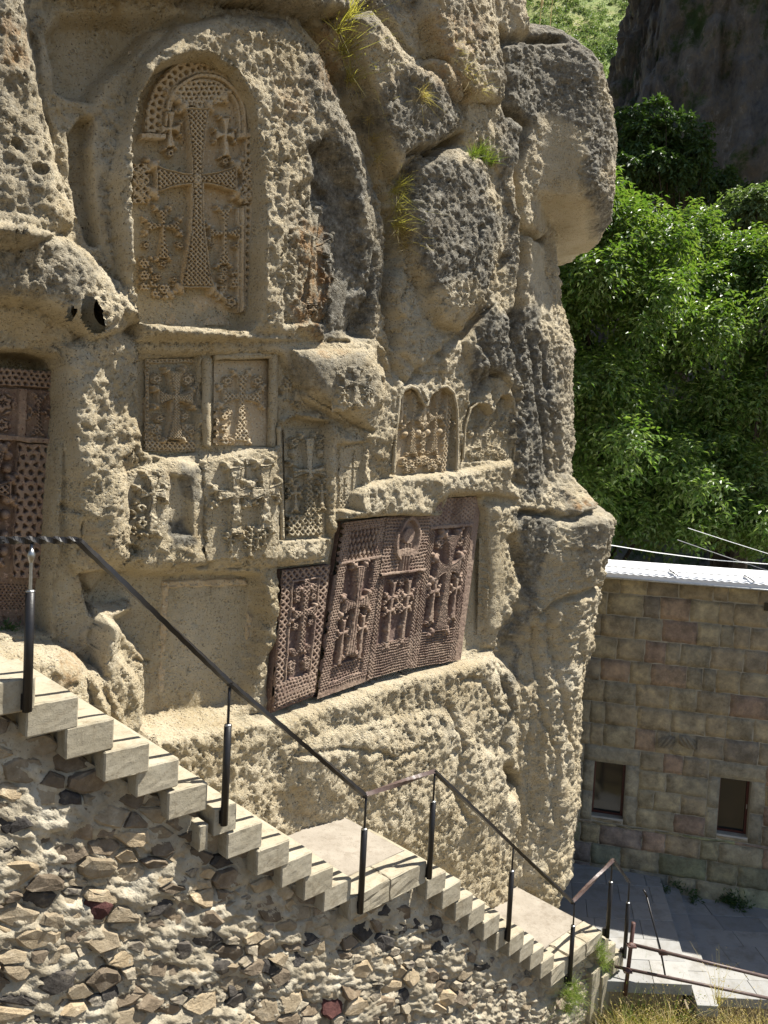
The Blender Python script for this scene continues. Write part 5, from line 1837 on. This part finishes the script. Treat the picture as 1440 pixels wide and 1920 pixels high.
pipe((1188, 1730), (1172, 1866), YR, YR, .030, name='post')
pipe((1182, 1770), (1500, 1847), YR, YR - .5, .024, M_BROWN, 'bar')
pipe((1152, 1812), (1500, 1884), YR, YR - .5, .022, M_BROWN, 'bar')
for q in ((1184, 1773), (1176, 1820), (1242, 1786)):
    c = at_y(*q, YR - .06)
    bmx = bmesh.new(); bmesh.ops.create_icosphere(bmx, subdivisions=2, radius=.05)
    for v in bmx.verts: v.co = Vector((v.co.x * 1.1, v.co.y * .9, v.co.z * .8)) + Vector(c)
    add_box(bmx, c + np.array([-.06, -.05, -.012]), (.12, 0, 0), (0, .1, 0), (0, 0, .024), .004)
    bm_link('clamp', bmx, M_RUST, pr)
rod = thing('leaning_rod', at_y(1246, 1830, YR), 'thin dark rod leaning against the red pipe railing', 'rod')
V, F = tube_arr(np.array([at_y(1211, 1675, YR + .35), at_y(1239, 1783, YR + .06), at_y(1247, 1828, YR)]), .013, 8); mesh_np('shaft', V, F, M_BLACK, rod, True)
V, F = tube_arr(np.array([at_y(1206, 1668, YR + .37), at_y(1211, 1675, YR + .35), at_y(1213, 1682, YR + .33)]), [.012, .017, .014], 8); mesh_np('tip', V, F, M_BLACK, rod, True)


# ------------------------------------------------------------------ vegetation
def leaf_quads(P, dirs, nrm, L, W, tone, fold=.25):
    """folded leaves: 4 triangles as two quads about a midrib"""
    n = len(P)
    sd = np.cross(dirs, nrm); sd /= np.linalg.norm(sd, axis=1)[:, None] + 1e-9
    L = L[:, None]; W = W[:, None]
    mid1 = P + dirs * L * .5 - nrm * L * .05; tip = P + dirs * L - nrm * L * .18
    a = P + dirs * L * .45 + sd * W * .5 + nrm * W * fold - nrm * L * .03; b = P + dirs * L * .45 - sd * W * .5 + nrm * W * fold - nrm * L * .03
    V = np.stack([P, a, tip, b], 1).reshape(-1, 3)
    i = np.arange(n)[:, None] * 4
    F = np.concatenate([i + np.array([[0, 1, 2]]), i + np.array([[0, 2, 3]])], 1).reshape(-1, 3)
    return V, F, np.repeat(tone, 4)


def unit(v): return v / (np.linalg.norm(v, axis=-1, keepdims=True) + 1e-9)


def crown(lobes, n_sprig, per, L, rngk, droop=.35, spread=.35, shell=(.55, 1.0), sub=9):
    """sprigs of leaves on many uneven sub-lobes scattered over a set of ellipsoids; gaps stay between them"""
    r = np.random.default_rng(rngk)
    small = []
    for (x, y, z, a, b, c) in lobes:
        for _ in range(sub):
            d = unit(r.normal(size=3)); q = r.uniform(.45, 1.0)
            k = r.uniform(.25, .42)
            small.append((x + d[0] * a * q, y + d[1] * b * q, z + d[2] * c * q, a * k, b * k, c * k * .8))
    small = np.array(small)
    vol = (small[:, 3] * small[:, 4] * small[:, 5]) ** (2 / 3); vol /= vol.sum()
    k = r.choice(len(small), n_sprig, p=vol)
    Lb = small[k]
    d = unit(r.normal(size=(n_sprig, 3)) + np.array([0, -.25, .35]))
    q = r.uniform(shell[0], shell[1], n_sprig)
    C = Lb[:, :3] + d * Lb[:, 3:] * q[:, None]
    P = np.repeat(C, per, 0); D = np.repeat(d, per, 0)
    n = len(P)
    # each sprig: leaflets along a drooping stalk
    ax = unit(d + r.normal(size=d.shape) * .5 + np.array([0, 0, -droop])); A = np.repeat(ax, per, 0)
    t = np.tile(np.linspace(0, 1, per), n_sprig)
    P = P + A * (t * spread * 1.2)[:, None] + np.array([0, 0, -1.]) * (t * t * spread * .4)[:, None] + r.normal(size=(n, 3)) * spread * .10
    sd = unit(np.cross(A, np.array([0, 0, 1.]) + r.normal(size=(n, 3)) * .2)) * np.where(np.arange(n) % 2, 1, -1)[:, None]
    dirs = unit(A * .55 + sd * .8 + r.normal(size=(n, 3)) * .25 + np.array([0, 0, -.35]))
    nrm = unit(D * .35 + np.array([0, 0, 1.]) + r.normal(size=(n, 3)) * .35)
    nrm = unit(nrm - dirs * (nrm * dirs).sum(1)[:, None])
    ll = L * r.uniform(.65, 1.2, n)
    return P, dirs, nrm, ll, C


def tree(name, label, cat, group, lobes, trunk, n_sprig, per, L, mat, seed, wratio=.45, n_big=0, **kw):
    root = thing(name, trunk[0], label, cat, group)
    P, dirs, nrm, ll, C = crown(lobes, n_sprig, per, L, seed, **kw)
    r = np.random.default_rng(seed + 50)
    tone = np.clip(r.uniform(-.4, 1, len(P)), 0, 1)
    V, F, tn = leaf_quads(P, dirs, nrm, ll, ll * wratio, tone)
    o = mesh_np('crown', V, F, mat, root, False, {'tone': tn}); o['kind'] = 'stuff'
    # trunk and limbs
    parts = []
    t0, t1 = np.array(trunk[0], float), np.array(trunk[1], float)
    pts = t0 + (t1 - t0) * np.linspace(0, 1, 8)[:, None] + r.normal(size=(8, 3)) * .06
    parts.append(tube_arr(pts, np.linspace(trunk[2], trunk[2] * .5, 8), 8))
    for i in range(min(26, len(C))):
        c = C[r.integers(len(C))]
        s = pts[r.integers(3, 8)]
        m = (s + c) / 2 + np.array([0, 0, .3]) + r.normal(size=3) * .25
        tt = np.linspace(0, 1, 7)[:, None]
        q = s * (1 - tt) ** 2 + 2 * m * tt * (1 - tt) + c * tt ** 2
        parts.append(tube_arr(q, np.linspace(trunk[2] * .3, .012, 7), 4))
    V, F = merge([(v, np.array(f)) for v, f in parts])
    mesh_np('trunk', V, F, M_BARK, root, True)
    if n_big:
        proto = []
        for q in range(6):
            z3 = np.zeros((1, 3)); v, f, t = leaf_quads(z3, np.array([[1., 0, 0]]), np.array([[0, 0, 1.]]), np.array([1.]), np.array([wratio * (.9 + .05 * q)]), np.array([q / 6.]), .3)
            me_o = mesh_np('leaf', v, f, mat, None, False, {'tone': t}); proto.append(me_o.data); bpy.data.objects.remove(me_o)
        # the large leaves that show singly at the front of the crown
        toc = unit(CAMP - P); front = ((P - C.mean(0)) * toc).sum(1)
        uu, vv = project(P)
        ok = np.where((front > np.percentile(front, 80)) & (uu < 1440) & (uu > 1050) & (vv > 300) & (vv < 1050))[0]
        r.shuffle(ok)
        for i in ok[:n_big]:
            lf = bpy.data.objects.new('leaf', proto[i % 6]); COL.objects.link(lf)
            x = dirs[i]; zax = nrm[i]; y = np.cross(zax, x)
            R = Matrix(((x[0], y[0], zax[0]), (x[1], y[1], zax[1]), (x[2], y[2], zax[2])))
            lf.rotation_euler = R.to_euler(); k = ll[i] * 1.15; lf.scale = (k, k, k)
            lf.location = Vector(P[i] + toc[i] * .12); adopt(lf, root)
    return root


def lobe_px(u, v, y, ru, rv, ry=None):
    c = at_y(u, v, y); k = y / FPX
    return (c[0], c[1], c[2], ru * k, ry or ru * k, rv * k)


GT = 'walnut trees behind the stone building'
tree('walnut_tree', 'sunlit walnut tree beside the rock face, behind the low roof', 'tree', GT,
     [lobe_px(1165, 400, 19.5, 95, 90), lobe_px(1110, 520, 19, 90, 100), lobe_px(1215, 470, 19.2, 80, 95), lobe_px(1130, 680, 18.6, 110, 130), lobe_px(1240, 620, 18.8, 100, 120),
      lobe_px(1110, 860, 18.2, 90, 110), lobe_px(1200, 800, 19.2, 110, 120), lobe_px(1150, 960, 18.6, 70, 70), lobe_px(1250, 880, 19.4, 80, 110), lobe_px(1230, 720, 20.2, 90, 120), lobe_px(1200, 990, 19.2, 90, 50), lobe_px(1020, 700, 19.5, 120, 200)],
     ((5.6, 20, -.5), (5.8, 19.8, 8.5), .28), 6800, 9, .175, M_LEAF, 31, n_big=170, spread=.45)
tree('walnut_tree', 'walnut tree at the right edge with drooping sunlit sprays over the roof', 'tree', GT,
     [lobe_px(1350, 480, 21.5, 110, 80), lobe_px(1450, 470, 21, 90, 100), lobe_px(1310, 590, 20.5, 90, 100), lobe_px(1420, 640, 20, 110, 130), lobe_px(1330, 760, 20.2, 100, 110),
      lobe_px(1430, 850, 19.5, 110, 130), lobe_px(1300, 930, 18.6, 105, 75), lobe_px(1400, 985, 18.2, 90, 60), lobe_px(1520, 700, 20, 120, 250)],
     ((9.6, 21, -.5), (9.4, 20.8, 8.5), .30), 7000, 9, .175, M_LEAF, 32, n_big=130, spread=.45)
tree('pale_tree', 'paler grey-green tree top behind the walnut trees at the right edge', 'tree', None,
     [lobe_px(1385, 400, 27, 60, 45), lobe_px(1440, 420, 27, 60, 50), lobe_px(1340, 440, 27, 40, 40)],
     ((13, 27, -.5), (13, 27, 14), .3), 1300, 8, .19, M_LEAF2, 33)
tree('shaded_tree', 'dark shaded tree at the foot of the far cliff', 'tree', None,
     [lobe_px(1215, 255, 36, 75, 45), lobe_px(1280, 270, 36, 60, 50), lobe_px(1180, 300, 35, 50, 50), lobe_px(1250, 330, 36, 70, 50)],
     ((14, 36, 5), (14, 36, 20), .35), 1500, 8, .30, M_LEAFD, 34)
tree('shaded_bush', 'dark bush on the far cliff above the walnut trees', 'bush', None,
     [lobe_px(1340, 350, 38, 45, 28), lobe_px(1395, 372, 38, 45, 25), lobe_px(1270, 400, 38, 50, 30)],
     ((18, 38, 10), (18, 38, 18), .2), 600, 7, .28, M_LEAFD, 35)


def scrub():
    """bushes scattered on the far hillside, read as one mass"""
    r = np.random.default_rng(8)
    Vs = []; n = 1000
    P = []
    for _ in range(n):
        u = r.uniform(910, 1200); v = r.uniform(-30, 200)
        d = ray(u, v); L_ = np.linspace(70, 420, 700) / d[1]
        hit = np.where(CAMP[2] + L_ * d[2] < hill_z(L_ * d[0], L_ * d[1]))[0]
        if not len(hit): continue
        lam = L_[hit[0]]
        P.append(CAMP + lam * d + [0, 0, .6])
    P = np.array(P); n = len(P); rad = .5 + 2.6 * r.uniform(0, 1, n) ** 2.5
    per = 45
    d = unit(r.normal(size=(n * per, 3))); d[:, 2] = np.abs(d[:, 2])
    C = np.repeat(P, per, 0) + d * np.repeat(rad, per)[:, None] * np.array([1, 1, .8]) * r.uniform(.6, 1, n * per)[:, None]
    dirs = unit(d + r.normal(size=d.shape) * .8); nrm = unit(d + np.array([0, 0, .5])); nrm = unit(nrm - dirs * (nrm * dirs).sum(1)[:, None])
    V, F, t = leaf_quads(C, dirs, nrm, r.uniform(.3, .6, n * per), r.uniform(.25, .5, n * per), np.repeat(r.uniform(0, 1, n), per))
    o = mesh_np('hillside_scrub', V, F, M_LEAF2, None, False, {'tone': t})
    tag(o, 'green scrub dotted over the far sunlit hillside', 'scrub', kind='stuff')


scrub()


def blades(P, dirs, L, w, bend, r, seg=4):
    """thin bent grass blades"""
    n = len(P); sd = unit(np.cross(dirs, r.normal(size=(n, 3))))
    out = []
    side = bend[:, None] * unit(r.normal(size=(n, 3)) * [1, 1, .2] + [0, 0, -.6])
    for k in range(seg + 1):
        t = k / seg
        c = P + dirs * (L * t)[:, None] + side * (L * t * t)[:, None]
        ww = (w * (1 - .85 * t))[:, None]
        out += [c - sd * ww, c + sd * ww]
    V = np.stack(out, 1).reshape(-1, 3)
    i = np.arange(n)[:, None] * (2 * (seg + 1)); F = []
    for k in range(seg):
        F.append(i + np.array([[2 * k, 2 * k + 1, 2 * k + 3, 2 * k + 2]]))
    return V, np.stack(F, 1).reshape(-1, 4)


def tuft(name, label, cat, base_pts, n, L, mat, seed, w=.003, up=(0, 0, 1), spread=.6, bend=.5, leaves=0, leafL=.02, group=None):
    r = np.random.default_rng(seed)
    base_pts = np.array(base_pts, float)
    P = base_pts[r.integers(len(base_pts), size=n)] + r.normal(size=(n, 3)) * .025
    dirs = unit(np.array(up) + r.normal(size=(n, 3)) * spread)
    LL = L * r.uniform(.4, 1.15, n)
    V, F = blades(P, dirs, LL, np.full(n, w), np.abs(r.normal(size=n)) * bend, r)
    root = thing(name, base_pts.mean(0), label, cat, group)
    o = mesh_np('blades', V, F, mat, root, False, {'tone': np.repeat(r.uniform(0, 1, n), 10)}); o['kind'] = 'stuff'
    if leaves:
        k = r.integers(n, size=leaves); t = r.uniform(.25, 1, leaves)
        C = P[k] + dirs[k] * (LL[k] * t)[:, None] + r.normal(size=(leaves, 3)) * L * .06
        d = unit(dirs[k] + r.normal(size=(leaves, 3)) * .9); nr = unit(r.normal(size=(leaves, 3)) + [0, 0, 1]); nr = unit(nr - d * (nr * d).sum(1)[:, None])
        V, F, tn = leaf_quads(C, d, nr, leafL * r.uniform(.6, 1.3, leaves), leafL * .4 * r.uniform(.6, 1.2, leaves), r.uniform(0, 1, leaves))
        q = mesh_np('leaves', V, F, mat, root, False, {'tone': tn}); q['kind'] = 'stuff'
    return root


def rp(u, v, h=None):
    """point on the rock seen at a pixel"""
    if h is None: h = height_at(u, v)
    return on_plane(u, v, CB0 + NF * h, NF)


OUTW = NF * .9
GG = 'dry grass tufts growing in the cracks of the rock'
tuft('grass_tuft', 'long dry grass hanging in the crack right of the great niche, near the top', 'grass tuft', [rp(u, v) for u, v in ((630, 60), (640, 100), (655, 150), (650, 30))], 260, .42, M_YELL, 1, .0035, OUTW + [0, 0, .5], .6, .9, 120, .04, GG)
tuft('grass_tuft', 'dry brown grass mat over the top middle of the rock', 'grass tuft', [rp(u, v) for u, v in [(790 + 17 * i % 110, 30 + 23 * i % 150) for i in range(30)]], 1700, .15, M_DRY, 2, .0028, OUTW * .7 + [0, 0, .2], .9, 1.1, 0, .02, GG)
tuft('grass_tuft', 'straw coloured grass along the crack beside the dark stained bay', 'grass tuft', [rp(u, v) for u, v in ((690, 225), (700, 262), (706, 300), (715, 200))], 220, .20, M_DRY, 3, .0025, OUTW + [0, 0, .5], .7, .9, 0, .02, GG)
tuft('grass_tuft', 'yellow grass tuft in the crack left of the grey boulder', 'grass tuft', [rp(u, v) for u, v in ((738, 360), (745, 390), (750, 345), (742, 420))], 320, .22, M_YELL, 4, .0028, OUTW + [0, 0, .5], .7, .8, 60, .03, GG)
tuft('grass_tuft', 'hanging ball of straw grass below the yellow tuft', 'grass tuft', [rp(u, v) for u, v in ((755, 440), (760, 460), (752, 425))], 300, .20, M_DRY, 5, .0028, OUTW + [0, 0, .1], .7, 1.0, 0, .02, GG)
tuft('grass_tuft', 'yellow green tuft in the notch above the grey boulder', 'grass tuft', [rp(u, v) for u, v in ((888, 292), (905, 300), (918, 305), (900, 285))], 420, .20, M_GREEN, 6, .003, OUTW * .6 + [0, 0, .9], .5, .5, 0, .03, GG)
for k, (u, v, L, lb) in enumerate(((1010, 66, .62, 'left of two tall dry stalks on the boulder top'), (1030, 66, .72, 'right of two tall dry stalks on the boulder top'))):
    p = at_y(u, v, 12.3)
    q = np.array([p - [0, 0, .15], p + [.01, 0, L * .5], p + [.03, 0, L]])
    V1, F1 = tube_arr(q, [.008, .006, .004], 4)
    V2, F2 = tube_arr(np.array([q[2] - [.01, 0, .20], q[2] - [.004, 0, .10], q[2] + [.006, 0, .05]]), [.008, .026, .006], 4)
    root = thing('grass_stalk', q[0], lb, 'grass stalk', 'tall dry stalks on the boulder')
    a = mesh_np('stem', V1, F1, M_DRY, root, False, {'tone': np.ones(len(V1))}); b = mesh_np('seed_head', V2, F2, M_DRY, root, False, {'tone': np.ones(len(V2))})
tuft('herb_clump', 'feathery green herb hanging at the foot of the lower landing post', 'herb', [on_plane(u, v, P1 - NB * .06, NB) for u, v in ((1062, 1865), (1072, 1850), (1080, 1870), (1060, 1890))], 260, .24, M_GREEN, 11, .0025, NF * .6 + [0, 0, .5], .6, .9, 900, .022)
tuft('herb_clump', 'feathery green herb on the wall below the lowest steps', 'herb', [on_plane(u, v, P1 - NB * .05, NB) for u, v in ((1125, 1795), (1132, 1812), (1122, 1780))], 200, .20, M_GREEN, 12, .0025, NF * .6 + [0, 0, .6], .6, .8, 600, .020)
tuft('weed', 'dark green weed at the wall foot below the left window', 'weed', [on_z(1282, 1672, .0), on_z(1300, 1690, .0), on_z(1268, 1664, .1)], 90, .22, M_LEAFD, 13, .004, (0, -.3, .9), .7, .6, 260, .07)
tuft('weed', 'dark green weed at the wall foot below the right window', 'weed', [on_z(1375, 1697, .0), on_z(1392, 1703, .0), on_z(1360, 1692, 0)], 110, .24, M_LEAFD, 14, .004, (0, -.3, .9), .7, .6, 320, .075)
tuft('weed', 'small dark weed beside the step at the wall foot', 'weed', [on_z(1245, 1672, .1)], 40, .14, M_LEAFD, 15, .004, (0, -.3, .9), .7, .6, 120, .05)
tuft('weed', 'small dark plant at the foot of the tall dim cross stone', 'weed', [rp(8, 1192, -.25), rp(22, 1194, -.22)], 60, .12, M_LEAFD, 16, .004, NF * .4 + [0, 0, .8], .7, .6, 140, .05)
# thicket of dry bush below the paving
rr = np.random.default_rng(77)
for k, (us, y, zb, n, mt, lb) in enumerate((((1150, 1290), 9.75, -.38, 1500, M_DRY, 'dry straw coloured bush below the paving edge, nearest the stair'),
                                           ((1290, 1460), 9.65, -.42, 1500, M_DRY, 'dry straw coloured bush below the paving at the right edge'),
                                           ((1170, 1330), 9.9, -.38, 420, M_GREEN, 'green stems growing through the dry bush'))):
    pts = [at_y(rr.uniform(*us), 1915, y + rr.uniform(-.4, .3)) * [1, 1, 0] + [0, 0, zb + rr.uniform(-.1, .1)] for _ in range(40)]
    tuft('dry_bush', lb, 'bush', pts, n, .78 if k < 2 else .85, mt, 20 + k, .0042, (0, 0, 1), .85, .9, 2200 if k < 2 else 1100, .035 if k < 2 else .028)
for k, (u, v, L) in enumerate(((1335, 1800, .5), (1355, 1800, .45))):
    pass
tuft('dry_plant', 'spindly plant with bare pale twigs standing before the paving', 'plant', [at_y(1345, 1880, 9.6)], 26, .75, M_DRY, 41, .0035, (0, 0, 1), .28, .3, 60, .03)
